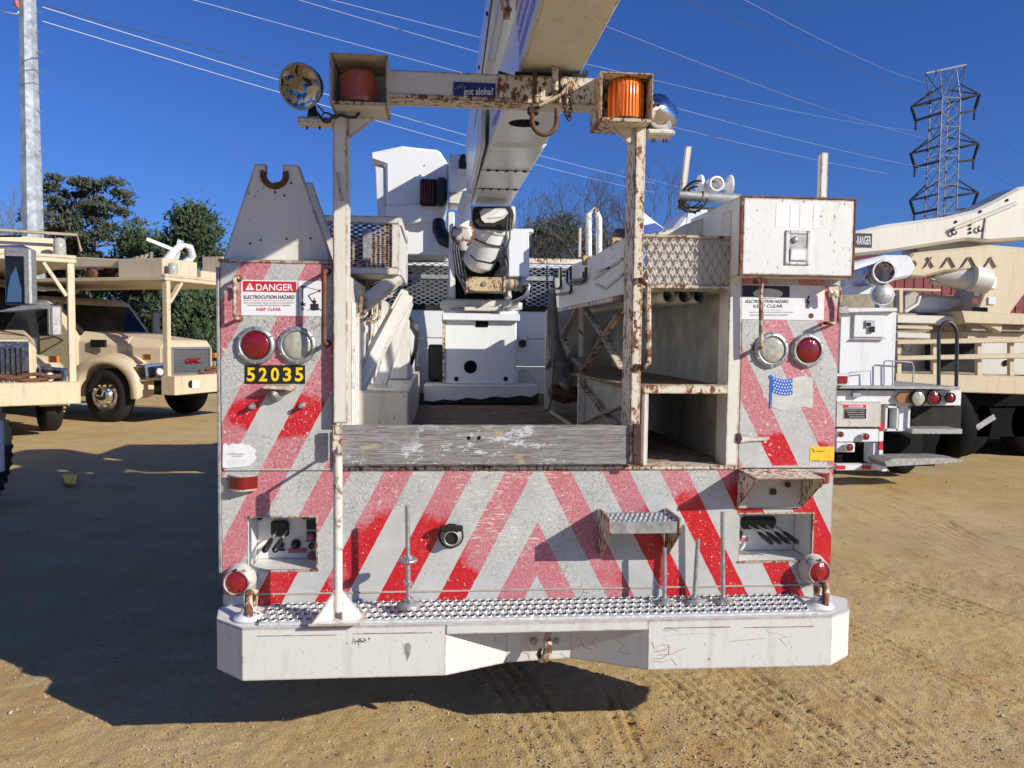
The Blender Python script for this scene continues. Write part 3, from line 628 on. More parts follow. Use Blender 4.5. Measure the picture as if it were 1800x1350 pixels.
def grab(name,u,v0,v1,out_,mat,r=.0095,side=0,Y=YR-.004):
    a=P(u,v0,Y); b=P(u,v1,Y); o=Vector((side,-out_,0)); z=Vector((0,0,.018))
    return MB().tube([a,a+o*.75,a+o-z*.4,a+o-z,b+o+z,b+o+z*.4,b+o*.75,b],r,8).lathe(a,(0,-1,0),[(r*1.9,0),(r*1.5,.006)],10).lathe(b,(0,-1,0),[(r*1.9,0),(r*1.5,.006)],10).build(name,mat,T)
grab('grab_handle',575,478,604,.08,'rust',.0085); grab('grab_handle',422,489,560,.045,'rusty_paint',.007,side=-.01)
MB().tube([P(413,492,YR-.04),P(417,505,YR-.02),P(412,520,YR-.02),P(418,500,YR-.03)],.006,6).build('tape_wrap','cream_paint',T)
# lamps
def tail_lamp(u,v,R,r,lensmat,rim='galv',Y=YR-.004,out_=.018,screws=6,parent=None,name='tail_lamp'):
    c=P(u,v,Y); A=(0,-1,0)
    L=MB().lathe(c,A,[(R,0),(R,out_*.35),(R*.95,out_*.8),(r*1.13,out_),(r*1.05,out_*.95),(r*1.02,out_*.3)],36,capend=False).build(name,rim,parent or T)
    MB().lathe(c,A,[(r*1.05,out_*.3),(r*.98,out_*.75),(r*.8,out_*.95),(r*.35,out_*1.08),(.012,out_*1.1)],36).build('lens',lensmat,L)
    s=MB()
    for k in range(screws):
        an=math.radians(90+360*k/screws); q=c+Vector((math.cos(an)*R*.91,-out_*.86,math.sin(an)*R*.91)); s.cyl(q,q+Vector((0,-.003,0)),.0045,8)
    s.build('screw','galv_dull',L); return L
tail_lamp(450,607,.073,.053,'red_lens'); tail_lamp(523,607,.073,.053,'clear_lens')
tail_lamp(1355,615,.072,.051,'clear_lens'); tail_lamp(1418,616,.069,.050,'red_lens','galv_dull')
# round marker lamps in tilted housings low on both sides
for u,v,s in ((415,1025,-1),(1440,1006,1)):
    c=P(u,v,YR-.06); 
    L=MB().lathe(c,(0.05*s,-1,0),[(.062,-.055),(.056,-.03),(.050,.0),(.046,.006),(.042,.003),(.041,-.01)],28,capend=False).build('marker_lamp','speckled_paint',T)
    MB().lathe(c,(0.05*s,-1,0),[(.043,-.006),(.038,.0),(.01,.004)],24).build('lens','small_red',L)
    MB().cyl(c+Vector((0,-.002,.052)),c+Vector((0,-.01,.052)),.005,8).build('screw','dark_rust',L)
# side marker lamps in hoods
for u0,u1,v0,v1 in ((399,452,836,860),(1418,1460,829,850)):
    x0,x1,z0,z1=pr(u0,v0,u1,v1,YR-.02); hb=MB(); cx=(x0+x1)/2
    arc=[Vector((x0+(x1-x0)*i/8,YR-.012-.035*math.sin(math.pi*i/8),z0)) for i in range(9)]
    L=MB().prism(arc,(0,0,z1-z0)).build('side_marker','red_lens',T)
    for zz in (z0-.004,z1-.002): MB().prism([Vector((p.x,p.y-.006,zz)) for p in arc],(0,0,.006)).build('marker_hood','cream_paint',L)
# visor with plate lamp and two bolts
v=MB().pp([(457,681),(468,677),(507,677),(517,684),(512,688),(500,686),(466,684)],YR-.06,.055).build('lamp_visor','rusty_paint',T,bevel=.001)
MB().lathe(P(485,692,YR-.01),(0,-1,0),[(.03,0),(.026,.02),(.016,.026),(.012,.05),(.003,.055)],16).build('plate_lamp','galv_dull',v)
for u,vv in ((444,714),(531,713)): MB().lathe(P(u,vv,YR-.005),(0,-1,0),[(.014,0),(.013,.01),(.009,.013),(.009,.035),(.006,.038)],8).build('panel_bolt','galv',T)
# torn sticker
random.seed(4)
pts=[(392,782),(396,779),(402,783),(409,779),(417,781),(424,779),(430,782),(438,782),(444,787),(450,791),(447,799),(451,804),(446,812),(440,818),(430,820),(412,821),(398,823),(391,821)]
pt=MB().pp(pts,YR-.006,.001).build('torn_sticker','paper',T)
textbox('CUSTOMER SERVICE DEPARTMENT',401,797,430,799.2,YR-.0075,'ink',pt); textbox('CALL FOR REPAIR PARTS',408,801,425,803,YR-.0075,'ink',pt)
for i in range(3): textbox('read the operating manual before using this machine or its controls',400,808+i*3.2,444,809.6+i*3.2,YR-.0075,'faint_line',pt)
# ---------------- control recesses
def recess(h,dark,depth=.16):
    x0,x1,z0,z1=h; t=.006; m_=MB()
    m_.box(x0-t,x0,YR+.009,YR+depth,z0-t,z1+t).box(x1,x1+t,YR+.009,YR+depth,z0-t,z1+t).box(x0,x1,YR+.009,YR+depth,z0-t,z0).box(x0,x1,YR+.009,YR+depth,z1,z1+t).box(x0-t,x1+t,YR+depth+.001,YR+depth+.01,z0-t,z1+t)
    o=m_.build('control_box','white_paint',T); 
    MB().box(x0-.008,x1+.008,YR-.003,YR-.0005,z0-.006,z0+.001).box(x0-.008,x1+.008,YR-.003,YR-.0005,z1-.001,z1+.005).box(x1,x1+.006,YR-.004,YR-.001,z0,z1).build('opening_trim','rusty_paint',o)
    return o
YB=YR+.158
def rp(u,v,h,a,Y=YB):  # fractional position in opening -> point on the back wall
    return Vector((h[0]+(h[1]-h[0])*u, Y, h[3]+(h[2]-h[3])*v))
o1=recess(HL,0)
def lever(o,p,tip,r=.012):
    MB().cyl(p,p+Vector(tip)*.45,.005,8).build('lever_rod','galv_dull',o); q=p+Vector(tip)*.4
    MB().tube([q,q+Vector(tip)*.1,q+Vector(tip)*.55,q+Vector(tip)*.62],[r*.5,r*.8,r*1.1,r*.6],10).build('lever_grip','black',o)
MB().box(rp(.22,0,HL,0).x,rp(.50,0,HL,0).x,YB-.02,YB,rp(0,.55,HL,0).z,rp(0,.22,HL,0).z).build('lever_gaiter','black',o1,bevel=.012)
for f in (.27,.42): lever(o1,rp(f+.05,.42,HL,0,YB-.02),(-.025,-.12,-.05))
for a,b_ in ((.14,.30),(.32,.48)):
    l=MB().box(rp(a,0,HL,0).x,rp(b_,0,HL,0).x,YB-.003,YB-.001,rp(0,.17,HL,0).z,rp(0,.01,HL,0).z).build('function_label','sign_white',o1)
    x0,x1=rp(a,0,HL,0).x,rp(b_,0,HL,0).x; z1,z0=rp(0,.01,HL,0).z,rp(0,.17,HL,0).z
    MB().box(x0-.002,x0,YB-.005,YB-.003,z0,z1).box(x1,x1+.002,YB-.005,YB-.003,z0,z1).box(x0,x1,YB-.005,YB-.003,z0-.002,z0).box(x0,x1,YB-.005,YB-.003,z1,z1+.002).build('label_border','ink',l)
for a,c0,c1,d,mm in ((.76,.22,.42,.98,'black'),(.76,.46,.66,.98,'black')):
    MB().box(rp(a,0,HL,0).x,rp(d,0,HL,0).x,YB-.004,YB-.001,rp(0,c1,HL,0).z,rp(0,c0,HL,0).z).build('switch_plate','black',o1)
mb=MB()
for (u,v,r) in ((.06,.16,.012),(.60,.70,.019),(.84,.74,.012),(.74,.12,.017),(.90,.10,.018),(.38,.72,.011)): p=rp(u,v,HL,0,YB-.001); mb.lathe(p,(0,-1,0),[(r,0),(r,.015),(r*.7,.022),(r*.3,.03)],12)
mb.build('control_knob','black',o1)
mb=MB()
for (u,v,r) in ((.83,.56,.016),(.84,.92,.015),(.86,.72,.007)): p=rp(u,v,HL,0,YB-.004); mb.lathe(p,(0,-1,0),[(r,0),(r,.018),(r*.6,.026)],12)
mb.build('red_switch','fade_red',o1)
MB().box(rp(.48,0,HL,0).x,rp(.76,0,HL,0).x,YB-.003,YB-.001,rp(0,.88,HL,0).z,rp(0,.79,HL,0).z).build('label_strip','fade_red',o1)
MB().box(rp(.29,0,HL,0).x,rp(.43,0,HL,0).x,YB-.003,YB-.001,rp(0,.84,HL,0).z,rp(0,.79,HL,0).z).build('label_strip','ink',o1)
o2=recess(HR,1)
MB().box(rp(.20,0,HR,0).x,rp(.70,0,HR,0).x,YB-.03,YB,rp(0,.50,HR,0).z,rp(0,.22,HR,0).z).build('lever_gaiter','black',o2,bevel=.012)
for f in (.30,.42,.54,.66): lever(o2,rp(f,.40,HR,0,YB-.03),(.05,-.12,-.045),.011)
for a,b_ in ((.21,.34),(.36,.48),(.60,.72)):
    MB().box(rp(a,0,HR,0).x,rp(b_,0,HR,0).x,YB-.003,YB-.001,rp(0,.18,HR,0).z,rp(0,.02,HR,0).z).build('function_label','dirty_white',o2)
mb=MB(); p=rp(.17,.62,HR,0); mb.lathe(p,(0,-1,0),[(.02,0),(.02,.012),(.012,.02)],14); mb.lathe(rp(.05,.18,HR,0),(0,-1,0),[(.015,0),(.014,.03)],10); mb.lathe(rp(.05,.40,HR,0),(0,-1,0),[(.012,0),(.012,.02)],10); mb.build('control_knob','black',o2)
mb=MB()
for v in (.29,.50,.80): p=rp(.05,v,HR,0,YB-.02); mb.box(p.x-.013,p.x+.013,p.y-.03,p.y+.01,p.z-.014,p.z+.014)
mb.build('red_switch','fade_red',o2,bevel=.004)
MB().box(rp(.08,0,HR,0).x,rp(.32,0,HR,0).x,YB-.003,YB-.001,rp(0,.78,HR,0).z,rp(0,.70,HR,0).z).build('label_strip','fade_red',o2)
MB().box(rp(.52,0,HR,0).x,rp(.65,0,HR,0).x,YB-.003,YB-.001,rp(0,.74,HR,0).z,rp(0,.69,HR,0).z).build('label_strip','ink',o2)
# propped flap above the right hand controls (wedge)
fl=MB(); Yo=YR-.19
A,B_,C,D=P(1299,822,YR-.006),P(1398,826,YR-.006),P(1340,845,Yo),P(1440,841,Yo)
def sheet(mb,q,t): 
    n=(Vector(q[1])-Vector(q[0])).cross(Vector(q[2])-Vector(q[0])).normalized()*t; mb.hexa(q,[Vector(p)+n for p in q])
A=P(1297,824,YR-.006); B_=P(1412,826,YR-.006); zt=A.z; xa_,xb_=A.x,B_.x; zo=P(1380,841,Yo).z
top=[(xa_,YR-.006,zt),(xb_,YR-.006,zt),(xb_,Yo,zo),(xa_,Yo,zo)]
zb_=P(1300,893,YR-.006).z
fo=MB(); sheet(fo,top,.004); fo.prism([(xa_,YR-.006,zt-.005),(xa_,Yo,zo-.002),(xa_,Yo,zo-.016),(xa_,YR-.006,zb_)],(.004,0,0)); fo.prism([(xb_-.004,YR-.006,zt-.005),(xb_-.004,Yo,zo-.002),(xb_-.004,Yo,zo-.016),(xb_-.004,YR-.006,zb_)],(.004,0,0))
fw=fo.build('control_flap','rusty_paint',T,bevel=.001)
MB().box(xa_+.006,xb_-.006,YR-.012,YR-.0065,zb_,zt-.01).build('flap_backing','speckled_paint',fw)
mb=MB(); mb.cyl(P(1385,852,YR-.012),P(1385,852,YR-.03),.012,10).box(P(1355,858,YR-.02).x,P(1365,858,YR-.02).x,YR-.02,YR-.012,P(1360,868,YR).z,P(1360,858,YR).z); mb.build('latch_stub','dark_rust',fw)
# ---------------- step on the tailboard
x0,x1=P(1075,905,YR-.19).x,P(1193,905,YR-.19).x; zt=P(1130,917,YR-.19).z; zb=P(1130,938,YR-.19).z; ys0=YR-.19; ys1=YR-.03
stp=MB(); stp.box(x0,x1,ys0,ys0+.006,zb,zt).box(x0,x1,ys1-.006,ys1,zb+.01,zt).box(x0,x1,ys0+.006,ys1-.006,zt-.012,zt-.006); st_=stp.build('folding_step','galv_dull',T,bevel=.001)
br=MB()
zt2=zt+.012; zlow=P(1085,975,YR-.03).z
for xx in (x0-.010,x1+.001): br.prism([(xx,ys0-.006,zt2),(xx,ys0-.006,zb),(xx,ys1-.01,zlow),(xx,YR-.006,zlow),(xx,YR-.006,zt2)],(.009,0,0))
br.build('step_bracket','rusty_paint',st_,bevel=.001)
tr=MB()
for i in range(13):
    for j in range(3):
        cx=x0+.012+i*(x1-x0-.024)/12; cy=ys0+.02+j*.055; tr.lathe((cx,cy,zt-.006),(0,0,1),[(.0095,0),(.0075,.010),(.0045,.012),(.0045,.004)],7,smooth=False,capend=False)
kind(tr.build('tread_teeth','galv',st_),'stuff')
# trailer socket
sk=P(793,942,YR-.006); so_=MB().lathe(sk,(0,-1,0),[(.043,0),(.041,.012),(.034,.016),(.030,.045),(.026,.047),(.024,.03)],20).build('trailer_socket','galv_dull',T)
MB().box(sk.x-.045,sk.x+.045,sk.y-.05,sk.y-.01,sk.z+.028,sk.z+.046).build('socket_lid','rubber',so_,bevel=.004)
MB().lathe(sk+Vector((0,-.03,0)),(0,-1,0),[(.025,0),(.025,.008)],16).build('socket_face','black',so_)
MB().lathe(sk,(0,-1,-.0),[(.050,-.0005),(.049,.0006)],14).build('grease_mark','rubber',so_)
# threaded rods standing on the tread
def rod(ub,vb,ut,vt,Y,washer=None):
    b_=P(ub,vb,Y); t_=P(ut,vt,Y); r=MB().cyl(b_,t_,.0085,10).build('stake_rod','galv',T)
    MB().lathe(b_+Vector((0,0,.0)),(0,0,1),[(.045,-.002),(.043,.008),(.02,.014)],16).build('base_washer','galv_dull',r)
    MB().lathe(b_,(0,0,1),[(.018,.012),(.018,.028)],6,smooth=False).build('nut','galv',r)
    if washer: q=b_.lerp(t_,washer); MB().lathe(q,(0,0,1),[(.036,0),(.036,.007),(.012,.009)],16).build('washer','galv',r); MB().lathe(q,(0,0,1),[(.017,.0095),(.017,.02)],6,smooth=False).build('nut','galv',r); MB().lathe(b_.lerp(t_,washer*.45),(0,0,1),[(.016,0),(.016,.016)],6,smooth=False).build('nut','galv',r)
rod(718,1064,716,889,YR-.16,.45); rod(1168,1062,1168,962,YR-.10); rod(1220,1060,1227,947,YR-.10); rod(1271,1060,1270,900,YR-.10)
# ---------------- right corner
YX=YR-.10
x0,x1,z0,z1=pr(1303,346,1503,487,YX)
bx=MB().box(x0-.004,x1,YX+.012,YX+.62,z0,z1).build('top_box','white_paint',T,bevel=.003)
rm=MB(); rm.box(x0-.003,x0+.005,YX-.002,YX+.011,z0,z1).box(x0+.006,x1-.006,YX-.001,YX+.011,z1-.006,z1).box(x1-.005,x1+.001,YX-.001,YX+.011,z0,z1).box(x0+.006,x1-.006,YX-.001,YX+.011,z0-.001,z0+.005).build('box_rim','rust_rim',bx)
dr_=MB().box(x0+.007,x1-.007,YX+.0,YX+.011,z0+.006,z1-.008).build('box_door','speckled_paint',bx,bevel=.002)
dr_.data.materials[0]=MT['box_white']
la=MB(); hx0,hx1,hz0,hz1=pr(1380,405,1423,466,YX-.001)
la.box(hx0,hx0+.016,YX-.006,YX-.0005,hz0,hz1).box(hx1-.012,hx1,YX-.006,YX-.0005,hz0,hz1).box(hx0+.016,hx1-.012,YX-.006,YX-.0005,hz0,hz0+.014).box(hx0+.016,hx1-.012,YX-.006,YX-.0005,hz1-.014,hz1)
lt=la.build('paddle_latch','clean_white',dr_,bevel=.002)
MB().box(hx0+.016,hx1-.012,YX-.0025,YX-.0008,hz0+.014,hz1-.014).build('latch_recess','galv_dull',lt)
MB().box(hx0+.018,hx1-.014,YX-.010,YX-.004,hz0+.016,hz0+.064).build('latch_paddle','clean_white',lt,bevel=.002)
MB().lathe((hx0+.038,YX-.003,hz1-.036),(0,-1,0),[(.012,0),(.012,.006),(.004,.008)],14).build('lock_cylinder','galv',lt)
mb=MB()
for fx in (0.08,.5,.92):
    for zz in (hz0+.006,hz1-.006): mb.lathe((hx0+(hx1-hx0)*fx,YX-.006,zz),(0,-1,0),[(.003,0),(.002,.002)],6)
mb.build('rivet','galv',lt)
for (a,b_,c,d) in ((1364,358,1387,399),(1389,358,1404,400),(1406,358,1428,401),(1430,360,1440,401)): rect(a,b_,c,d,YX-.0008,'gel_white',dr_,'old_decal',dy=.0006)
MB().box(xb-.002,xb+.009,YX+.06,YR-.005,DZ+.01,z0).build('corner_flange','rusty_paint',T) if False else None
sg2=rect(1304,501,1449,562,YS,'sign_white',T,'hazard_sign')
rect(1305,502,1388,522,YS-.001,'ink',sg2,'sign_header')
q=P(1350,516,YS-.002); el=[Vector((q.x+.062*math.cos(a),q.y,q.z+.020*math.sin(a))) for a in [2*math.pi*i/24 for i in range(24)]]
MB().prism(el,(0,.0008,0)).build('header_oval','dirty_white',sg2)
textbox('ELECTROCUTION HAZARD',1311,527,1386,532.5,YS-.001,'ink',sg2,bold=.01); textbox('KEEP CLEAR',1325,535,1376,541,YS-.001,'ink',sg2,bold=.0)
textbox('THIS UNIT IS NOT INSULATED',1342,544,1374,546.5,YS-.001,'faint_line',sg2)
textbox('DEATH OR SERIOUS INJURY CAN RESULT IF EQUIPMENT',1318,548,1395,550.5,YS-.001,'ink',sg2); textbox('SHOULD BECOME ELECTRICALLY CHARGED',1318,552.5,1385,555,YS-.001,'ink',sg2)
MB().pp([(1421,520),(1424,520),(1420,529),(1424,529),(1418,543),(1420,532),(1417,532)],YS-.002,.001).build('lightning_mark','ink',sg2)
mb=MB(); disc(mb,1426,555,.011,YS-.001,.001,9); mb.build('rust_spot','rust',sg2)
grab('grab_handle',1329,492,612,.06,'rusty_paint',.009,side=-.004)
# bracket ears and stay at the outer edge
eb=MB(); eb.pp([(1456,503),(1462,500),(1474,501),(1476,506),(1476,524),(1470,524),(1469,520),(1464,520),(1463,524),(1457,522)],YR-.06,.008); ebo=eb.build('stay_bracket','rusty_paint',T,bevel=.001)
MB().tube([P(1474,503,YR-.03),P(1478,515,YR-.03),P(1475,540,YR-.02),P(1474,566,YR-.02),P(1465,568,YR-.05),P(1450,568,YR-.05),P(1449,568,YR-.01)],.007,6).build('stay_rod','rusty_paint',ebo)
mb=MB()
for u in (1462,1470): mb.lathe(P(u,513,YR-.061),(0,-1,0),[(.006,0),(.006,.002)],10)
mb.build('slot','sign_white',ebo)
# flag decal
fg=MB(); bl=[]
def fpt(a,b): u=1357+a*72; v=662+b*54+4*math.sin(a*6.2-.2)*1.0+ (a*4); return P(u,v,YS)
n=16
def wavy(a0,a1,b0,b1,Y,mat,name,par):
    top=[fpt(a0+(a1-a0)*i/n,b0) for i in range(n+1)]; bot=[fpt(a0+(a1-a0)*i/n,b1) for i in range(n,-1,-1)]
    pts=top+bot
    for p in pts: p.y=Y
    return MB().prism(pts,(0,.0008,0)).build(name,mat,par)
F=wavy(0,1,0,1,YS,'dirty_white','flag_decal',T); wavy(0,.5,0,.52,YS-.001,'blue_flag','flag_canton',F)
mb=MB()
for i in range(7):
    for j in range(5):
        c=fpt(.04+i*.067+(.03 if j%2 else 0),.06+j*.1); 
        if .04+i*.067+(.03 if j%2 else 0)<.49: mb.lathe((c.x,YS-.0016,c.z),(0,-1,0),[(.0034,0),(.0034,.0006)],5,smooth=False)
mb.build('flag_star','sign_white',F); MB().pb(1353.5,664,1356,718,YS-.001,.001).build('flag_staff','blue_flag',F)
mb=MB(); disc(mb,1354.7,662,.0075,YS-.001,.0008,14); mb.build('staff_ball','blue_flag',F)
yt=rect(1424,785,1466,811,YS,'yellow_tag',T,'inspection_tag'); MB().tube([P(1427,788,YS-.001),P(1431,792,YS-.001),P(1429,796,YS-.001),P(1436,793,YS-.001),P(1447,794,YS-.001)],.0011,4).build('pen_mark','ink',yt)
rect(1427,813-3.5,1464,810.5,YS-.001,'wear_yellow',yt,'tag_edge')
MB().pp([(1298,768),(1310,765),(1330,769),(1352,767),(1354,772),(1345,775),(1320,776),(1303,779)],YR-.012,.006).build('torn_seal','cream_paint',T)
MB().pp([(1296,762),(1302,762),(1305,772),(1300,779),(1295,776)],YR-.013,.007).build('hinge_stub','dark_rust',T)
# ---------------- bumper: folded plate, set back in the middle
yb=2.86; zt=P(600,1100,yb).z; 
plan=[(P(384,1160,3.05).x,3.05),(P(383,1160,2.97).x,2.96),(P(426,1160,yb).x,yb),(P(783,1140,yb).x,yb),(P(890,1140,3.04).x,3.04),(P(1003,1140,3.04).x,3.04),(P(1140,1140,yb).x,yb),(P(1461,1130,yb).x,yb),(P(1489,1120,2.94).x,2.93),(1.665,3.05)]
zt=.584; zlo=[.40,.40,.395,.395,P(888,1165,3.04).z,P(1003,1157,3.04).z,.395,.392,.40,.41]
mb=MB(); n=len(plan); outer=[Vector((x,y,zt)) for x,y in plan]+[Vector((x,y,z)) for (x,y),z in zip(plan,zlo)]
inner=[Vector((x,y+.014,zt)) for x,y in plan]+[Vector((x,y+.014,z)) for (x,y),z in zip(plan,zlo)]
vs=outer+inner; fs=[]
for i in range(n-1):
    fs+=[(i,i+1,n+i+1,n+i),(2*n+i+1,2*n+i,3*n+i,3*n+i+1),(i+1,i,2*n+i,2*n+i+1),(n+i,n+i+1,3*n+i+1,3*n+i)]
fs+=[(0,n,3*n,2*n),(n-1,2*n+n-1,4*n-1,2*n-1)]
mb.add(vs,fs); bp=mb.build('rear_bumper','bumper_white',T,bevel=.003)
tp=[(x,y,zt+.001) for x,y in plan[:4]]+[(x,y,zt+.001) for x,y in plan[6:]]+[(1.62,YR-.001,zt+.001),(-.83,YR-.001,zt+.001)]
MB().prism([Vector(p) for p in tp],(0,0,.004)).build('bumper_top','white_paint',bp)
MB().box(plan[3][0]+.002,plan[6][0]-.004,yb-.004,yb+.012,P(960,1111,yb).z,P(960,1094,yb).z).build('bumper_bar','bumper_white',bp,bevel=.002)
for (a,b_,v) in ((452,592,1118),(620,760,1114),(1168,1284,1104),(1308,1430,1103)): MB().tube([P(a,v,yb),P(b_,v-2,yb)],.0022,5).build('weld_bead','cream_paint',bp)
# dents, scuffs and pen scrawls as thin marks
def mark(pts,w,mat,Y=yb-.0006,name='scuff'):
    MB().tube([P(u,v,Y) for u,v in pts],w,4).build(name,mat,bp)
mark([(1146,1128),(1150,1140),(1162,1134),(1175,1133)],.0008,'fade_red'); mark([(1150,1146),(1168,1143),(1176,1134),(1176,1150),(1162,1158),(1150,1158)],.0011,'fade_red')
mark([(1148,1162),(1165,1164),(1180,1158),(1190,1170)],.0008,'fade_red'); mark([(1155,1152),(1180,1150),(1205,1139)],.0008,'fade_red')
mark([(1166,1118),(1190,1115),(1215,1114),(1248,1113),(1260,1118)],.0007,'faint_line'); mark([(1282,1128),(1320,1124),(1345,1122)],.0007,'fade_red'); mark([(1345,1104),(1352,1112),(1372,1114),(1384,1120),(1370,1122),(1384,1136)],.0008,'faint_line')
mark([(1165,1107),(1175,1109),(1180,1106),(1192,1108)],.001,'fade_red')
mark([(708,1132),(711,1140),(710,1150)],.0006,'frame_dark')
sm=MB(); 
for k in range(46):
    u=605+random.gauss(24,10); v=1128+random.gauss(0,3); p=P(u,v,yb-.0005); sm.add([p,p+Vector((.002+.004*random.random(),0,0)),p+Vector((.001,0,.003+.005*random.random()))],[(0,1,2)])
for k in range(120):
    u=random.uniform(430,1455); v=random.uniform(1110,1185); p=P(u,v,yb-.0005); s=.0012+.0018*random.random(); sm.add([p,p+Vector((s,0,0)),p+Vector((s*.5,0,s*1.5))],[(0,1,2)])
kind(sm.build('paint_chip','frame_dark',bp),'stuff')
MB().pp([(712,1132),(718,1130),(723,1134),(721,1150),(716,1162),(713,1150)],yb-.001,.0008).build('bare_patch','galv_dull',bp)
for pts in ([(830,1112),(836,1120),(833,1130),(846,1138)],[(862,1110),(858,1122),(868,1116),(872,1126)],[(1012,1120),(1020,1122),(1026,1138),(1040,1142)],[(1050,1118),(1040,1130),(1048,1138)],[(1080,1122),(1096,1134),(1088,1146),(1110,1150)]):
    Yc=3.02 if pts[0][0]<1010 else 2.93; mark(pts,.0009,'frame_dark',Yc-.02 if pts[0][0]<1010 else 2.9)
# pintle hook
hk=MB().tube([P(963,1112,2.99),P(962,1128,2.96),P(963,1143,2.93),P(958,1158,2.93),P(951,1160,2.95),P(947,1150,2.97),P(950,1140,2.98)],[.014,.016,.018,.016,.013,.010,.006],10).build('pintle_hook','rusty_paint',bp)
MB().lathe(P(938,1127,3.035),(0,-1,0),[(.016,0),(.013,.012)],6,smooth=False).lathe(P(978,1126,3.035),(0,-1,0),[(.013,0),(.011,.01)],6,smooth=False).build('hook_bolt','galv_dull',hk)
# U shaped tie rings at both bumper ends
for u,vb,vt,s in ((438,1104,1042,-1),(1450,1078,1028,1)):
    b0=P(u,vb,2.93); t0=P(u,vt,2.99)
    MB().tube([b0,b0+Vector((0,0,.05)),Vector((t0.x,t0.y-.01,t0.z-.02)),t0,Vector((t0.x+.01*s*-1,t0.y+.05,t0.z-.01)),Vector((t0.x,3.05,b0.z+.03)),Vector((t0.x,3.05,b0.z))],.0145,10).build('tie_ring','rusty_paint',bp)
    MB().lathe(Vector((b0.x-.01,2.96,zt+.006)),(0,0,1),[(.06,0),(.052,.012),(.03,.022),(.02,.04)],14).build('ring_base','white_paint',bp)
# serrated grip tread on top
tr0=P(452,1086,2.88); x0,x1=P(455,1094,2.875).x,P(1440,1080,2.875).x; y0,y1=2.872,3.085; tz=zt+.007
MB().box(x0,x1,y0,y1,tz,tz+.010).build('tread_plank','grip_metal',bp)
te=MB(); ho=MB(); nxx=66
for i in range(nxx):
    for j in range(4):
        sx_=(x1-x0-.03)/nxx; cx=x0+.015+sx_*(i+(.5 if j%2 else 0)); cy=y0+.026+j*.053; dx_=.5+.5*math.sin(i*.17+1.3); 
        k_=random.uniform(.85,1.1)*(1-.35*dx_*(j>1)); rr=.0145
        te.lathe((cx,cy,tz+.0098),(random.uniform(-.06,.06),random.uniform(-.06,.06),1),[(rr,0),(rr*.86,.0035),(rr*.80,.0035)],8,smooth=False,capend=False)
        for q in range(4):
            an=q*math.pi/2+math.pi/4; c_,s_n=math.cos(an),math.sin(an); p=Vector((cx+c_*rr*.80,cy+s_n*rr*.80,tz+.0098+.003)); t=Vector((-s_n,c_,0))*.0055
            te.add([p-t,p+t,p+Vector((c_*.001,s_n*.001,.011*k_*(.5 if s_n<0 else 1))),p+Vector((c_*.003,s_n*.003,-.001))],[(0,1,2),(0,2,3),(1,3,2)])
        ho.lathe((cx,cy,tz+.0102),(0,0,1),[(rr*.80,0),(rr*.80,.0034)],8,smooth=False)
kind(te.build('tread_teeth','grip_metal',bp),'stuff'); kind(ho.build('tread_hole','black',bp),'stuff')
# jack stand: white rod with gusseted foot
jt=P(592,815,2.92); jb=P(594,1084,2.92); Yj=2.86
jr=MB().cyl(P(594,1075,Yj),P(594,800,Yj),.0165,14).cyl(P(594,800,Yj),P(594,790,YR-.06),.006,8).build('support_rod','cream_paint',T)
MB().box(P(584,765,YR-.05).x,P(602,765,YR-.05).x,YR-.062,YR-.047,P(594,797,YR-.05).z,P(594,747,YR-.05).z).build('rod_clip','rusty_paint',jr,bevel=.003)
ft=P(592,1090,Yj); zf=zt+.019; xc_=P(594,1080,Yj).x
MB().prism([(xc_-.10,Yj-.04,zf),(xc_+.08,Yj-.04,zf),(xc_+.10,Yj+.08,zf),(xc_-.06,Yj+.08,zf)],(0,0,.008)).build('foot_plate','cream_paint',jr,bevel=.001)
zg=P(594,1035,Yj).z
MB().hexa([Vector((xc_-.012,Yj-.02,zg)),Vector((xc_-.014,Yj-.016,zf+.008)),Vector((xc_-.088,Yj-.038,zf+.008))],[Vector((xc_-.008,Yj-.016,zg)),Vector((xc_-.010,Yj-.010,zf+.008)),Vector((xc_-.086,Yj-.032,zf+.008))]).hexa([Vector((xc_+.012,Yj,zg)),Vector((xc_+.014,Yj,zf+.008)),Vector((xc_+.085,Yj+.04,zf+.008))],[Vector((xc_+.012,Yj+.006,zg)),Vector((xc_+.014,Yj+.006,zf+.008)),Vector((xc_+.085,Yj+.046,zf+.008))]).build('foot_gusset','white_paint',jr)
# ---------------- plank tailgate (a separate board slotted between the posts)
bd=MB(); nseg=60; yp0,yp1=YR-.045,YR+.0; u0,u1=602,1112; top=[];bot=[]
for i in range(nseg+1):
    u=u0+(u1-u0)*i/nseg; w=.8*noise.noise(Vector((i*.35,0,0)))+.5*noise.noise(Vector((i*1.3,5,0))); top.append(P(u,748.5+w*1.6,yp0)); bot.append(P(u,816-w*.7,yp0))
vs=[];fs=[]
for a,b_ in zip(top,bot): vs+=[a,b_,Vector((a.x,yp1,a.z-.001)),Vector((b_.x,yp1,b_.z))]
for i in range(nseg):
    k=i*4; fs+=[(k,k+1,k+5,k+4),(k+2,k+6,k+7,k+3),(k,k+4,k+6,k+2),(k+1,k+3,k+7,k+5)]
fs+=[(0,2,3,1),(nseg*4,nseg*4+1,nseg*4+3,nseg*4+2)]
bd.add(vs,fs); plank=bd.build('wooden_plank','grey_wood',None); tag(plank,'weathered grey wooden plank with flaking white paint across the truck tail','plank')
mb=MB()
for u in (824,842): mb.lathe(P(u,770,yp0-.0006),(0,-1,0),[(.0075,-.0004),(.0075,.0002)],12)
mb.build('nail_hole','dark_void',plank)
MB().pb(1113,745,1127,800,yp0-.02,.012).pb(1113,801,1127,817,yp0-.018,.01).build('plank_bracket','dark_rust',T,bevel=.002)
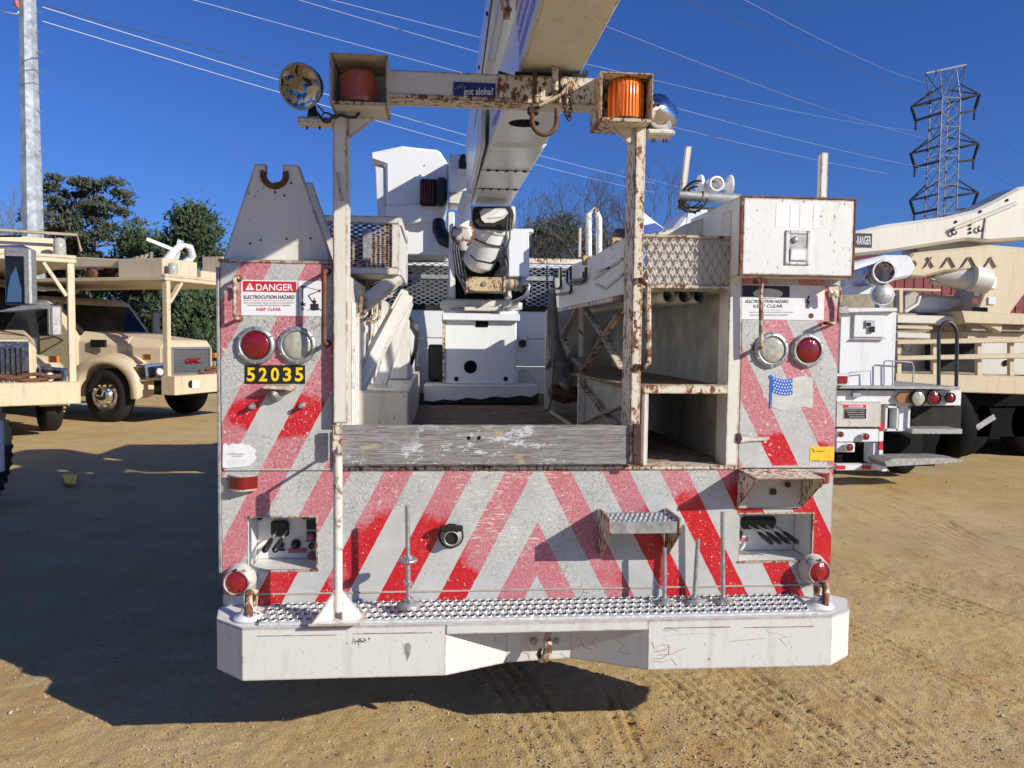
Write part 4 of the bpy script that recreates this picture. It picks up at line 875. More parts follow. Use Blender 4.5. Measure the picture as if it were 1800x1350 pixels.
MB().pb(588,748,601,765,yp0-.02,.012).build('plank_bracket','rusty_paint',T,bevel=.002)
# ---------------- right side bins
xg=P(1110,600,YR).x      # left side plane of the right rack
xi=xr_in
# rear face of the rack: shelf rail, upright, corner column
MB().box(P(1131,683,YR).x,P(1278,683,YR).x,YR-.01,YR+.03,P(1200,692,YR).z,P(1200,676,YR).z).build('shelf_rail','rusty_paint',T,bevel=.002)
MB().box(P(1130,740,YR).x,P(1138,740,YR).x,YR-.012,YR+.028,DZ+.003,P(1134,692,YR).z).build('rack_upright','white_paint',T,bevel=.002)
MB().box(P(1278,640,YR).x,xb-.001,YR-.006,YR+.11,DZ+.002,P(1290,368,YR).z).build('corner_column','cream_paint',T,bevel=.003)
zsh=P(1200,680,YR).z
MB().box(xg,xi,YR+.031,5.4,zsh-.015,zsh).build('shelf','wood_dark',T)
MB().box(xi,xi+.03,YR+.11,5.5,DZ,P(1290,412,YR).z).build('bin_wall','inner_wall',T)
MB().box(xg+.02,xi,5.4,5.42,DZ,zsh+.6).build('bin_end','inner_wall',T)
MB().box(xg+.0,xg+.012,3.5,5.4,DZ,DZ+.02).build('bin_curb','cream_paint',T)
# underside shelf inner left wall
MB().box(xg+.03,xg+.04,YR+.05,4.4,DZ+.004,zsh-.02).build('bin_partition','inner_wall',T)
# mesh tray on top
zt_=P(1200,413,YR).z; zb_=P(1200,506,YR).z
ztl=zt_
tray=MB(); tray.box(xg+.06,xi-.002,YR+.012,YR+.018,zb_,zt_-.0); tb=tray.build('mesh_tray','speckled_paint',T)
MB().box(xg+.03,xi-.002,YR-.004,YR+.02,zt_-.012,zt_).box(xg+.03,xi-.002,YR-.004,YR+.02,zb_-.004,zb_+.012).build('tray_frame','rusty_paint',tb,bevel=.002)
e=MB(); x_=P(1128,460,YR).x; expanded(e,(x_,YR+.002,zb_+.012),(xi-x_-.002,0,0),(0,0,zt_-zb_-.024),11,3,.0045); kind(e.build('expanded_mesh','mesh_paint',tb),'stuff')
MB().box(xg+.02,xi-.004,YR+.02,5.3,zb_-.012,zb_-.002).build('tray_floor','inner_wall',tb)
# receding left side of the rack: sheet panel, lower lip, lattice
def LP(u,v,x=xg):    # point on the plane X=x seen at pixel u,v
    d=_f+_R*((u-900)/FPX)+_U*((675-v)/FPX); d=d*(x/d.x); return Vector((x,d.y,d.z+EYE))
zs0=LP(1090,522).z
pts=[LP(1097,522),LP(982,546),LP(984,500),LP(1005,466),LP(1045,450),LP(1062,438),LP(1097,418)]
y_far=pts[1].y
sd=MB().prism(pts,(.012,0,0)).build('rack_side','white_paint',T,bevel=.002)
a=LP(1098,523); b_=LP(979,547)
MB().beam(a,b_,.03,.022).build('side_lip','rusty_paint',sd)
# dented panel ridges
for (p,q) in (((1046,490),(1096,455)),((1048,500),(1066,508)),((1066,508),(1097,482)),((1050,478),(1075,470))): MB().beam(LP(*p)+Vector((-.004,0,0)),LP(*q)+Vector((-.004,0,0)),.006,.012).build('dent_ridge','white_paint',sd)
# end panel faces of the side, facing the camera: bracket ears with bolt
for (u0,v0,u1,v1,yy) in ((1024,449,1047,466,4.1),(1075,417,1097,440,3.5)):
    eo=MB().pb(u0,v0,u1,v1,yy,.02).build('rusted_ear','wear_yellow',T,bevel=.004)
    c=P((u0+u1)/2,(v0+v1)/2+1,yy-.001); MB().lathe(c,(0,-1,0),[(.018,0),(.018,.002)],14).build('bush','dark_rust',eo); MB().lathe(c+Vector((0,-.002,0)),(0,-1,0),[(.0075,0),(.0075,.002)],10).build('pin_head','sign_white',eo)
MB().lathe(P(1092,440,4.4),(1,0,0),[(.10,-.05),(.12,-.03),(.12,.06),(.10,.08)],24).build('cable_drum','black',T)
# lattice bars on the receding side
bars=[((1018,540),(986,599)),((986,584),(1004,628)),((1022,540),(1021,628)),((1028,542),(1062,592)),((1062,592),(1093,648)),((1096,545),(1062,592)),((1062,592),(1025,655)),((1098,562),(1098,570)),
      ((1020,670),(1063,728)),((1063,728),(1085,748)),((1095,715),(1063,728)),((1063,728),(1024,745)),((962,650),(1098,674)),((1004,628),(1028,650)),((986,599),(962,648))]
for p,q in bars: 
    if p==(1098,562): continue
    w=.032; MB().beam(LP(*p),LP(*q),.006,w,up=(1,0,0)).build('lattice_bar','rusty_paint',T)
for u,v0,v1 in ((1018,655,746),(960,545,720),(1098,545,800)):
    a=LP(u,v0);b_=LP(u,v1); yy=(a.y+b_.y)/2; MB().box(xg-.006,xg+.03,yy-.02,yy+.02,DZ if u!=960 else b_.z,a.z).build('rack_leg','cream_paint',T,bevel=.002)
# U-shaped hooks on the side sheet
for u0,u1,v0,v1 in ((962,986,468,510),(974,1004,488,518),(997,1026,476,500),(1003,1030,468,494)):
    q=[LP(u0,v0,xg-.02),LP(u0,v1-4,xg-.02),LP(u0+3,v1,xg-.02),LP(u1-3,v1-3,xg-.02),LP(u1,v1-7,xg-.02),LP(u1,v0+2,xg-.02)]
    MB().tube(q,.008,6).build('tool_hook','hose',T)
# three conduits in the rack (things carried, each its own)
names=['left pipe of three grey plastic pipes under the mesh tray, beside the rusty post','middle pipe of three grey plastic pipes under the mesh tray','right pipe of three grey plastic pipes under the mesh tray, nearest the corner column']
for k,u in enumerate((1176,1203,1230)):
    c=P(u,520,YR+.03); o=MB().lathe((c.x,c.y,c.z),(0,1,0),[(.0265,0),(.0265,2.2),(.023,2.2),(.023,0)],20,capend=False)
    n=len(o.v); L=o.build('plastic_pipe','pvc',None); tag(L,names[k],'pipe',group='pipes in the side rack')
    MB().lathe((c.x,c.y+.06,c.z),(0,1,0),[(.0228,0),(.0228,.01)],16).build('pipe_shadow_plug','dark_void',L) if False else None
# hanging sling and rope
sl=thing('canvas_sling','dusty grey canvas sling hanging in loops from the side rack hooks','sling',tuple(P(980,700,4.5)))
def strap(pts,w,t=.012,name='strap',mat='grey_canvas',Y=4.5):
    pts=[P(u,v,Y+dy) for u,v,dy in pts]; vs=[];fs=[];n=len(pts)
    for i,p in enumerate(pts):
        tt=(pts[min(i+1,n-1)]-pts[max(i-1,0)]).normalized(); s=Vector((0,1,0)).cross(tt).normalized()*w[i]/2
        vs+=[p-s,p+s,p+s+Vector((0,t,0)),p-s+Vector((0,t,0))]
    for i in range(n-1):
        k=i*4
        for a in range(4): fs.append((k+a,k+(a+1)%4,k+4+(a+1)%4,k+4+a))
    fs+=[(0,3,2,1),(n*4-4,n*4-3,n*4-2,n*4-1)]
    return MB().add(vs,fs,True).build(name,mat,sl)
strap([(970,515,0),(972,560,.03),(974,600,.0),(982,640,-.04),(990,665,-.05)],[.045,.06,.07,.08,.05])
strap([(982,600,.05),(990,640,0),(1000,668,-.05),(995,684,-.04),(986,672,-.02)],[.03,.06,.05,.05,.03])
strap([(1004,660,.02),(1000,640,.0),(1008,625,0),(1022,616,0)],[.03,.06,.05,.025])
MB().tube([P(990,662,4.45),P(998,672,4.45),P(1004,662,4.47),P(998,650,4.5)],.006,5).build('loop','grey_canvas',sl)
rp_=MB().tube([P(978,600,4.45),P(972,640,4.45),P(968,700,4.4),P(964,718,4.3),P(958,722,4.2),P(930,724,4.2),P(890,728,4.2),P(860,724,4.3)],.006,5).build('hanging_rope','grey_canvas',None); tag(rp_,'thin frayed rope trailing from the rack onto the truck deck','rope')
rag=MB(); 
for i in range(5):
    c=P(975+i*8,693-abs(i-2)*2+i,4.6); rag.lathe(c,(1,.3,.2*i),[(.01,-.04),(.05,-.02),(.045,.03),(.01,.05)],7)
tag(rag.build('rust_rag','rust',None),'crumpled rust brown rag lying under the hanging sling','rag')
# stakes, tube, cable coil and white casting above the right corner
MB().pp([(1195,352),(1206,257),(1216,257),(1204,356)],YR+.30,.02).build('stake_bar','cream_paint',T,bevel=.002)
MB().pp([(1192,358),(1192,352),(1205,352),(1205,366),(1192,366)],YR+.28,.02).build('stake_foot','rusty_paint',T)
MB().pb(1443,268,1455,348,YR+.20,.035).build('stake_bar','cream_paint',T,bevel=.002)
MB().tube([P(1192,343,YR+.25),P(1300,350,YR+.25)],.022,14).build('cross_tube','galv_dull',T)
MB().beam(P(1195,367,YR+.28),P(1290,366,YR+.28),.012,.008).build('tray_lip','rusty_paint',T)
cc=thing('cable_coil','loops of black and pale green cable wound on the grey tube end','cable',tuple(P(1215,345,YR+.2)))
for k,(R_,m_) in enumerate(((.05,'hose'),(.065,'hose'),(.045,'hose'),(.058,'pvc'),(.07,'hose'))):
    MB().ring(P(1216+k*3,347,YR+.22),(.6,.7,.2*(k-2)),R_,.004,18,5,a0=20+30*k,a1=320).build('cable_loop',m_,cc)
wc_=MB(); Yc=YR+.45
wc_.lathe(P(1228,327,Yc),(1,0,.0),[(.05,0),(.05,.012),(.02,.02),(.02,.08)],16).lathe(P(1284,327,Yc),(-1,0,0),[(.05,0),(.05,.012),(.02,.02),(.02,.08)],16).lathe(P(1256,325,Yc-.04),(0,-1,0),[(.034,-.07),(.034,.03),(.026,.03),(.026,-.05)],18)
rc=wc_.build('roller_guide','gel_white',T); MB().pp([(1222,340),(1236,344),(1238,352),(1222,352)],Yc,.03).pp([(1276,336),(1286,332),(1286,350),(1272,350)],Yc,.03).build('guide_foot','gel_white',rc)
# gusset wall behind the column and the sloping deflector
MB().prism([Vector((xi-.01,p.y,p.z)) for p in (LP(1290,480,xi),LP(1240,480,xi),LP(1236,398,xi),LP(1290,368,xi))],(.01,0,0)).build('gusset_wall','white_paint',T)
MB().pp([(1130,415),(1195,398),(1284,367),(1300,368),(1300,414)],YR+.34,.012).build('deflector','cream_paint',T)
# things seen above the tray: white and blue fairing on the cab roof
fr_=MB().pp([(1120,372),(1128,370),(1158,394),(1200,422),(1120,424)],6.9,.3).build('roof_fairing','clean_white',T,bevel=.01)
MB().pp([(1122,398),(1152,392),(1176,408),(1160,418),(1124,420)],6.89,.009).build('blue_band','blue_cloth',fr_)
sc_=MB(); 
ptsA=[(1172,410),(1186,398),(1200,380),(1212,366),(1250,366),(1240,396),(1224,412),(1196,420)]
sc_.pp(ptsA,6.2,.5); wd=sc_.build('wind_deflector','gel_white',T,bevel=.03)
MB().pp([(1211,366),(1238,366),(1228,404),(1200,412),(1208,388)],6.195,.004).build('pale_blue_face','stripe_pale',wd)
# hoop rail beyond
MB().tube([P(1035,452,5.6),P(1035,376,5.6),P(1046,365,5.6),P(1053,385,5.6),P(1053,450,5.6)],.022,8).build('hoop_rail','white_paint',T)
MB().pb(1018,400,1022,452,5.6,.03).build('thin_stake','cream_paint',T)
# ---------------- headboard
YH=7.2
x0,x1,z0,z1=pr(700,452,1032,462,YH)
MB().box(x0-.6,x1+.3,YH,YH+.06,z0,z1).build('headboard_rail','rusty_paint',T,bevel=.002)
xh0,xh1,zh0,zh1=pr(700,546,1000,690,YH)
hb=MB(); zz=zh1; 
for i in range(3):
    za=zh1-(zh1-DZ)*i/3; zb2=zh1-(zh1-DZ)*(i+1)/3; hb.box(xh0-.4,xh1+.4,YH+.004*(i%2),YH+.03,zb2+.004,za-.002)
hb.build('headboard_sheet','clean_white',T)
MB().box(xh0-.4,xh1+.4,YH-.01,YH+.02,zh1,zh1+.045).build('headboard_rail','frame_dark',T)
for k,(a,c) in enumerate(((700,790),(925,1032))):
    xa2,xb2=P(a,500,YH).x-(.4 if k==0 else 0),P(c,500,YH).x+(.3 if k else 0); za,zb2=zh1+.05,z0-.01
    e=MB(); expanded(e,(xa2,YH+.03,za),(xb2-xa2,0,0),(0,0,zb2-za),int((xb2-xa2)/.072),int((zb2-za)/.036),.006); MB().box(xa2,xb2,YH+.5,YH+.52,za-.3,zb2+.02).build('dark_backing','frame_dark',T); kind(e.build('expanded_mesh','galv',T),'stuff')  # dark sheet added behind the mesh
    MB().box(xa2,xb2,YH+.01,YH+.02,za+(zb2-za)*.62,za+(zb2-za)*.72).build('mesh_bar','galv_dull',T)
MB().pb(982,468,988,545,YH-.02,.02).build('mesh_post','galv_dull',T)
for u,v in ((908,602),(916,590)): pass
MB().pb(912,590,928,597,YH-.04,.03).build('small_plate','clean_white',T); MB().lathe(P(918,604,YH-.02),(0,-1,0),[(.035,0),(.03,.04)],12).build('plug','black',T)
MB().pb(753,606,778,668,6.3,.5).build('black_tank','black',T,bevel=.01)
hs=MB()
for k in range(4): hs.tube([P(708,555+k*3,5.2),P(722,562+k*3,5.1),P(733,585+k*2,5.1),P(730,615,5.15),P(722,640,5.3)],.014,7)
hs.build('hydraulic_hose','hose',T)
hs=MB().pp([(912,652),(924,648),(942,668),(940,678),(912,676)],6.3,.04).build('hinge_plate','cream_paint',T)
# ---------------- pedestal and turntable
ped=MB().pb(745,677,948,709,5.95,.9).build('pedestal_base','white_paint',T,bevel=.01)
MB().pp([(746,709),(746,704),(762,706),(780,702),(800,704),(822,699),(846,702),(868,697),(892,699),(916,695),(934,698),(947,690),(947,709)],5.946,.003).build('grime_patch','frame_dark',ped)
x0,x1,z0,z1=pr(780,549,908,677,6.05)
pd=MB().box(x0,x1,6.05,6.75,z0,z1+.01).build('pedestal','clean_white',T,bevel=.012)
MB().box(x0-.01,x0+.012,6.04,6.06,z0,z1).build('pedestal_edge','rusty_paint',pd)
for u,v,r in ((827,645,.050),(802,666,.018),(889,666,.018)): MB().lathe(P(u,v,6.049),(0,-1,0),[(r,0),(r*.99,.001)],24).build('round_hole','dark_void',pd)
MB().pb(836,562,858,575,6.045,.004).build('slot_hole','dark_void',pd,bevel=.001)
MB().pb(777,551,914,564,6.0,.8).build('pedestal_flange','clean_white',pd,bevel=.006)
tt=MB().lathe(P(846,545,6.4),(0,0,1),[(.30,-.04),(.30,.0),(.33,.01),(.33,.06)],32).build('turntable','clean_white',T)
MB().pb(776,526,912,540,6.02,.7).build('turret_base','cream_paint',T,bevel=.008); MB().pb(816,538,886,547,5.99,.05).build('turret_lip','cream_paint',T,bevel=.004)
gb=MB().pb(822,487,886,513,5.85,.20).build('worm_gearbox','wear_yellow',T,bevel=.006)
MB().pb(818,486,823,514,5.84,.21).pb(884,486,889,514,5.84,.21).build('gearbox_flange','rusty_paint',gb,bevel=.004)
MB().cyl(P(889,500,5.95),P(920,500,5.95),.045,16).build('swing_motor','wear_yellow',gb); MB().cyl(P(893,500,5.95),P(897,500,5.95),.052,16).cyl(P(905,500,5.95),P(908,500,5.95),.052,16).cyl(P(914,500,5.95),P(917,500,5.95),.055,16).build('motor_band','galv',gb)
MB().lathe(P(851,499,5.849),(0,-1,0),[(.02,0),(.016,.008)],14).build('gearbox_plug','galv_dull',gb)
tu=MB(); tu.pp([(790,395),(797,392),(801,526),(790,526)],6.05,.75).build('turret_side','white_paint',T,bevel=.004)
x0,x1,z0,z1=pr(884,404,934,487,5.9)
MB().pp([(889,408),(902,402),(938,402),(938,410),(930,410),(931,487),(893,487),(893,424)],5.9,.45).build('valve_cover','clean_white',T,bevel=.008)
MB().pp([(893,520),(893,487),(882,440),(888,430),(900,524)],6.2,.5).build('turret_side','white_paint',T)
MB().box(P(797,450,6.6).x,P(892,450,6.6).x,6.62,6.66,P(840,530,6.6).z,P(840,440,6.6).z).build('turret_back','frame_dark',T)
# lift cylinder and boom foot
c0=P(841,462,6.05); c1=P(862,396,5.95); ax=(c1-c0).normalized()
cy=MB().tube([c0-ax*.06,c0-ax*.02,c0,c1],[.06,.11,.120,.128],24).build('lift_cylinder','gel_white',T)
MB().tube([c0+ax*.18,c0+ax*.19],.137,24).build('cylinder_band','dark_rust',cy)
MB().tube([c1-ax*.03,c1+ax*.02],[.134,.134],24).build('cylinder_head','cream_paint',cy)
kn=MB().pp([(832,362),(900,362),(904,378),(900,400),(884,404),(840,402),(830,390)],5.80,.5).build('elbow_casting','frame_dark',T,bevel=.02)
MB().pp([(843,372),(850,366),(888,366),(894,374),(886,384),(868,392),(852,392),(846,386)],5.79,.009).build('elbow_face','cream_paint',kn); MB().pp([(856,384),(880,368),(889,368),(891,376),(882,382)],5.785,.004).build('elbow_plate','clean_white',kn)
for u in (831,901): MB().cyl(P(u-3,384,5.95),P(u+4,384,5.95),.09,18).build('pivot_pin','white_paint',kn)
MB().tube([P(816,408,5.7),P(814,425,5.7),P(812,440,5.7)],[.03,.05,.03],10).lathe(P(814,412,5.68),(0,-1,0),[(.085,-.05),(.085,.01),(.04,.02)],20).build('shackle','speckled_paint',T)
hs=MB()
for k in range(4): hs.tube([P(799+k*4,405,5.9+k*.03),P(797+k*4,440,5.85+k*.05),P(802+k*5,480,5.82+k*.04),P(818+k*4,512,5.85)],.008,6)
for k in range(2): hs.tube([P(897-k*5,384,5.75),P(896-k*7,420,5.7),P(884-k*6,452,5.7),P(866-k*4,463,5.72),P(838,458,5.74),P(826,448,5.8)],.006,6)
for k in range(3): hs.tube([P(886,450+k*5,5.95),P(890-k*3,470,5.9),P(876-k*4,490,5.95)],.018,6)
hs.build('hydraulic_hose','hose',T)
hs=MB()
for k in range(4): hs.tube([P(920,490+k*3,5.9),P(930+k,500,5.85),P(928-k*2,520,5.85),P(908-k*2,530,5.9)],.010,6)
hs.build('bright_hose','galv',T)
# ---------------- lower boom (horizontal, over the gantry)
z=2.652; xl,xrr=.245,.545
def bsec(y,xl,xr,z0,z1): return [Vector((xl,y,z0)),Vector((xr,y,z0)),Vector((xr,y,z1)),Vector((xl,y,z1))]
b1=MB().hexa(bsec(4.28,.268,.562,z+.012,2.93),bsec(3.12,.300,.540,z+.006,2.93)).build('lower_boom','gel_white',T,bevel=.006)
b0=MB().hexa(bsec(6.15,.240,.540,z-.01,2.93),bsec(4.282,.262,.566,z-.004,2.94)).build('boom_sleeve','gel_white',T,bevel=.02)
for yy in (4.85,5.45): MB().box(.25,.556,yy,yy+.008,z-.012,z-.009).build('sleeve_seam','frame_dark',b0)
bm=MB()
for yy in (4.85,5.45):
    for i in range(5): bm.box(.28+i*.055,.30+i*.055,yy-.005,yy+.02,z-.016,z-.0095)
bm.build('seam_bolt','frame_dark',b0)
tipb=MB().hexa(bsec(3.118,.300,.540,z,2.985),bsec(-.4,.315,.555,z+.012,2.99)).build('upper_boom','cream_paint',T,bevel=.008)
MB().lathe((.40,3.86,z+.011),(0,0,-1),[(.085,-.004),(.078,.001),(.06,.002)],20).build('inspection_hole','dark_void',b1)
# striped band on the left face of the boom
st_=MB().prism([Vector((.2975,3.05,2.66)),Vector((.2985,.6,2.672)),Vector((.2985,.6,2.985)),Vector((.2975,3.20,2.98))],(.006,0,0)).build('striped_wrap','stripe_pale',T)
for i in range(4):
    za=2.695+i*.078; MB().prism([Vector((.296,3.06+i*.06,za)),Vector((.297,.6,za)),Vector((.297,.6,za+.040)),Vector((.296,3.08+i*.06,za+.040))],(.0012,0,0)).build('purple_stripe','stripe_purple',st_)
MB().prism([Vector((.262,4.1,2.70)),Vector((.288,3.6,2.70)),Vector((.288,3.6,2.73)),Vector((.262,4.1,2.73))],(.004,0,0)).build('purple_stripe','stripe_purple',b1)
# upper parallel boom
ub=MB().hexa(bsec(6.4,.20,.50,3.0,3.21),bsec(-.4,.215,.52,3.0,3.21)).build('upper_arm','gel_white',T,bevel=.02)
MB().hexa(bsec(3.9,.228,.258,2.955,3.019),bsec(-.4,.232,.27,2.955,3.019)).build('arm_rail','clean_white',ub)
MB().box(.20,.24,4.3,6.2,2.64,3.05).build('side_link','clean_white',T,bevel=.02)
hb_=MB()
for yy in (2.2,2.9,3.6,4.3,5.0): hb_.lathe((.205,yy,3.06),(-1,0,0),[(.010,-.03),(.010,.008)],8)
hb_.build('arm_bolt','black',ub)
MB().tube([(.215,6.0,2.9),(.20,4.6,2.86),(.205,3.4,3.0),(.215,2.0,3.01),(.22,0.2,3.0)],.004,6).build('hydraulic_hose','hose',ub)
MB().tube([P(887,0,2.6),P(888,12,2.6),P(895,22,2.6)],.014,6).pb(885,10,897,30,2.6,.02).build('clamp','rusty_paint',ub)
# ---------------- bucket and upper controls
YB2=6.7
bk=MB().pp([(650,268),(706,256),(772,263),(788,288),(787,354),(740,362),(678,366),(677,290),(651,281)],YB2,.95).build('bucket','gel_white',T,bevel=.02)
MB().pp([(677,362),(786,354),(781,372),(768,387),(720,393),(677,388)],YB2-.02,.9).build('bucket_step','gel_white',bk,bevel=.01)
MB().pp([(660,292),(677,296),(678,388),(664,380)],YB2+.03,.9).build('bucket_side','far_white',bk)
MB().pp([(702,390),(768,388),(774,410),(790,425),(786,448),(702,448)],YB2+.06,.7).build('bucket_base','gel_white',bk,bevel=.01)
MB().lathe(P(746,291,YB2-.001),(0,-1,0),[(.006,0),(.005,.003)],8).build('bolt','black',bk)
l1=MB().pb(738,314,769,360,YB2-.10,.09).build('hose_reel_guard','frame_dark',T,bevel=.015)
mb=MB()
for k in range(5): mb.tube([P(742+k*4.5,318,YB2-.105),P(741+k*5,340,YB2-.12),P(745+k*4,356,YB2-.105)],.010,6)
mb.build('red_hose','dark_red_hose',l1); MB().pb(767,311,785,360,YB2-.14,.12).build('black_guard','black',l1,bevel=.02)
MB().pp([(789,275),(808,270),(824,272),(826,335),(820,338),(789,338)],6.5,.4).build('control_housing','clean_white',T,bevel=.01)
MB().pb(803,296,826,306,6.44,.05).build('housing_shelf','clean_white',T,bevel=.004)
MB().pp([(807,295),(806,282),(811,270),(818,270),(823,282),(824,296)],6.42,.06).build('black_knob','black',T,bevel=.01)
MB().pb(792,266,794,275,6.5,.01).build('antenna','galv_dull',T)
MB().pp([(789,340),(822,336),(815,352),(808,360),(788,358)],6.5,.3).build('housing_arm','cream_paint',T,bevel=.01)
MB().tube([P(771,390,6.5),P(772,405,6.45),P(780,420,6.4),P(795,428,6.35)],[.05,.06,.06,.05],12).build('elbow_hose','black',T)
MB().pb(786,372,799,447,6.6,.4).build('arm_post','clean_white',T,bevel=.01)
MB().tube([P(822,338,5.6),P(816,365,5.6),P(812,400,5.6)],[.035,.045,.05],12).build('rocker_link','clean_white',T)
MB().tube([P(690,402,6.6),P(690,450,6.6)],.002,4).build('lanyard','hose',T)
# ================================================================== parked trucks on the left
def wheel(parent,x,y,r=.5,w=.28,side=-1,hub=True,mat='rubber',dusty=False):
    W_=MB().lathe((x,y,r),(side,0,0),[(r*.55,-w/2),(r*.9,-w/2),(r,-w/2+.05),(r,w/2-.05),(r*.9,w/2),(r*.60,w/2),(r*.57,w/2-.03)],36,capend=False).build('wheel','tyre_dust' if dusty else mat,parent,local=True)
    if hub:
        H_=MB().lathe((x+side*(w/2-.03),y,r),(side,0,0),[(r*.59,.02),(r*.55,.0),(r*.5,-.05),(r*.44,-.02),(r*.34,.04),(r*.30,.10),(r*.20,.12),(.01,.13)],28).build('rim','chrome',W_)
        m_=MB()
        for k in range(10):
            a=2*math.pi*k/10; c=Vector((x+side*(w/2+.04),y+math.cos(a)*r*.38,r+math.sin(a)*r*.38)); m_.lathe(c,(side,0,0),[(.02,0),(.018,.035),(.006,.045)],8)
        m_.build('lug_nut','wear_yellow',W_)
        m_=MB()
        for k in range(5):
            a=2*math.pi*(k+.3)/5; c=Vector((x+side*(w/2-.055),y+math.cos(a)*r*.46,r+math.sin(a)*r*.46)); m_.lathe(c,(side,0,0),[(.032,.022),(.03,.03)],10)
        m_.build('hand_hole','black',W_)
    return W_
def plate(parent,name,mat,q,t=.02,bev=0):
    mb=MB(); q=[Vector(p) for p in q]; n=(q[1]-q[0]).cross(q[2]-q[0]).normalized()*t; mb.hexa(q,[p+n for p in q]) if len(q)==4 else mb.prism(q,n)
    return mb.build(name,mat,parent,bevel=bev,local=True)
def bonnet_truck(name,label,loc,rz,round_hood=True,rack=True,long=8.5,grille='mesh',cabm=None,rack_y=-1.35,rack_z=2.62,paintm='tan_paint',rackm='tan_rusty'):
    t=thing(name,label,'truck',loc,rz,group='tan line trucks parked across the lot')
    B=lambda n,m,mb,par=None,bev=0: mb.build(n,m,par or t,bevel=bev,local=True)
    # bonnet lofted from sections
    def sec(y,w,zt,zb,ch=.12): return [Vector((-w,y,zb)),Vector((w,y,zb)),Vector((w,y,zt-ch)),Vector((w-ch*.9,y,zt)),Vector((-w+ch*.9,y,zt)),Vector((-w,y,zt-ch))]
    hs_=[sec(-.98,.60,1.46,.82,.10),sec(-.90,.68,1.52,.80,.14),sec(-.2,.78,1.58,.80,.16),sec(.85,.92,1.68,.80,.18)]
    mb=MB()
    for a,b in zip(hs_[:-1],hs_[1:]): mb.hexa(a,b)
    hood=B('bonnet',paintm,mb,bev=.02)
    # fenders arch each side
    for s in (-1,1):
        mb=MB(); N=18; rows=[]
        for i in range(N+1):
            a=math.pi*i/N; yi=.60*math.cos(math.pi-a)*1.04; zi=.46+.62*math.sin(a)**.8
            yo=(.80+.06*math.sin(a))*math.cos(math.pi-a)+.02; zo=.52+.68*max(math.sin(a),0)**.62
            rows.append([(s*.72,yo*.98,zo+.10*math.sin(a)),(s*.95,yo,zo+.055*math.sin(a)),(s*1.09,yo,zo),(s*1.145,yo*.985,zo-.06),(s*1.15,yi+.01*(-1 if i<N/2 else 1),zi+.03),(s*1.13,yi,zi),(s*.74,yi,zi)])
        k_=len(rows[0]); vs=[p for r in rows for p in r]; fs=[]
        for i in range(N):
            for q in range(k_-1): fs.append((i*k_+q,i*k_+q+1,(i+1)*k_+q+1,(i+1)*k_+q))
        mb.add(vs,fs,True); mb.add([p for p in rows[0]],[tuple(range(k_))]); mb.add([p for p in rows[-1]],[tuple(range(k_))])
        f_=B('fender','smooth_tan' if paintm=='tan_paint' else paintm,mb)
        # headlamp
        hl=MB().prism([Vector((s*.70,-1.0,.80)),Vector((s*1.08,-.94,.80)),Vector((s*1.10,-.92,1.08)),Vector((s*.70,-1.0,1.12))],(0,.22,0)); h_=B('headlamp','chrome',hl,bev=.01)
        MB().prism([Vector((s*.75,-1.012,.85)),Vector((s*1.03,-.962,.85)),Vector((s*1.05,-.95,1.04)),Vector((s*.75,-1.012,1.07))],(0,.02,0)).build('headlamp_glass','glass_dark',h_)
        MB().lathe((s*.84,-1.0,.95),(0,-1,0),[(.07,.0),(.06,.035)],14).build('bulb','sign_white',h_)
        B('indicator','orange_lens_small',MB().box(s*.93-.07,s*.93+.07,-.86,-.76,1.17,1.27),bev=.01)
        wheel(t,s*.98,0,side=s)
        wheel(t,s*.98,long-2.6,side=s,hub=False)
    # grille
    gr=B('grille','frame_dark',MB().box(-.50,.50,-1.0,-.96,.90,1.38),bev=.02)
    gm=MB()
    if grille=='mesh': expanded(gm,(-.47,-1.004,.93),(.94,0,0),(0,0,.42),18,8,.010); gm.box(-.50,.50,-1.02,-.995,1.36,1.40).box(-.50,.50,-1.02,-.995,.88,.92).box(-.52,-.49,-1.02,-.995,.88,1.40).box(.49,.52,-1.02,-.995,.88,1.40)
    else:
        for i in range(15): gm.box(-.49+i*.068,-.455+i*.068,-1.03,-1.0,.86,1.42)
        gm.box(-.56,.56,-1.035,-1.0,1.40,1.50).box(-.56,.56,-1.035,-1.0,.80,.87).box(-.56,-.50,-1.035,-1.0,.87,1.40).box(.50,.56,-1.035,-1.0,.87,1.40)
    gm.build('grille_bars','galv' if grille=='mesh' else 'chrome',gr,bevel=0)
    # cab
    cz=2.34; mb=MB(); mb.prism([(-1.0,.82,.62),(-1.0,.82,1.55),(-1.0,1.42,2.27),(-1.0,1.62,cz),(-1.0,2.55,cz),(-1.0,2.75,2.24),(-1.0,2.75,.62)],(2.0,0,0)); cab=B('cab',cabm or paintm,mb,bev=.05)
    ws=plate(cab,'windscreen','glass_dark',[(-.86,.84,1.60),(.86,.84,1.60),(.80,1.30,2.18),(-.80,1.30,2.18)],.02)
    for s in (-1,1):
        plate(t,'side_window','glass_dark',[(s*1.012,1.18,1.60),(s*1.012,2.15,1.60),(s*1.012,2.15,2.2),(s*1.012,1.52,2.2)],.004)
        plate(t,'door_seam','frame_dark',[(s*1.004,2.27,.72),(s*1.004,2.285,.72),(s*1.004,2.285,2.32),(s*1.004,2.27,2.32)],.003)
        B('door_handle','black',MB().box(s*1.0-.02,s*1.0+.02,2.05,2.17,1.38,1.50),bev=.01)
        mr=B('mirror','galv_dull',MB().box(s*1.28-.09,s*1.28+.09,.98,1.08,1.58,2.12),bev=.03)
        MB().tube([(s*1.0,1.1,1.50),(s*1.28,1.03,1.58)],.015,6).tube([(s*1.28,1.03,2.12),(s*1.0,1.2,2.2)],.015,6).build('mirror_arm','black',mr)
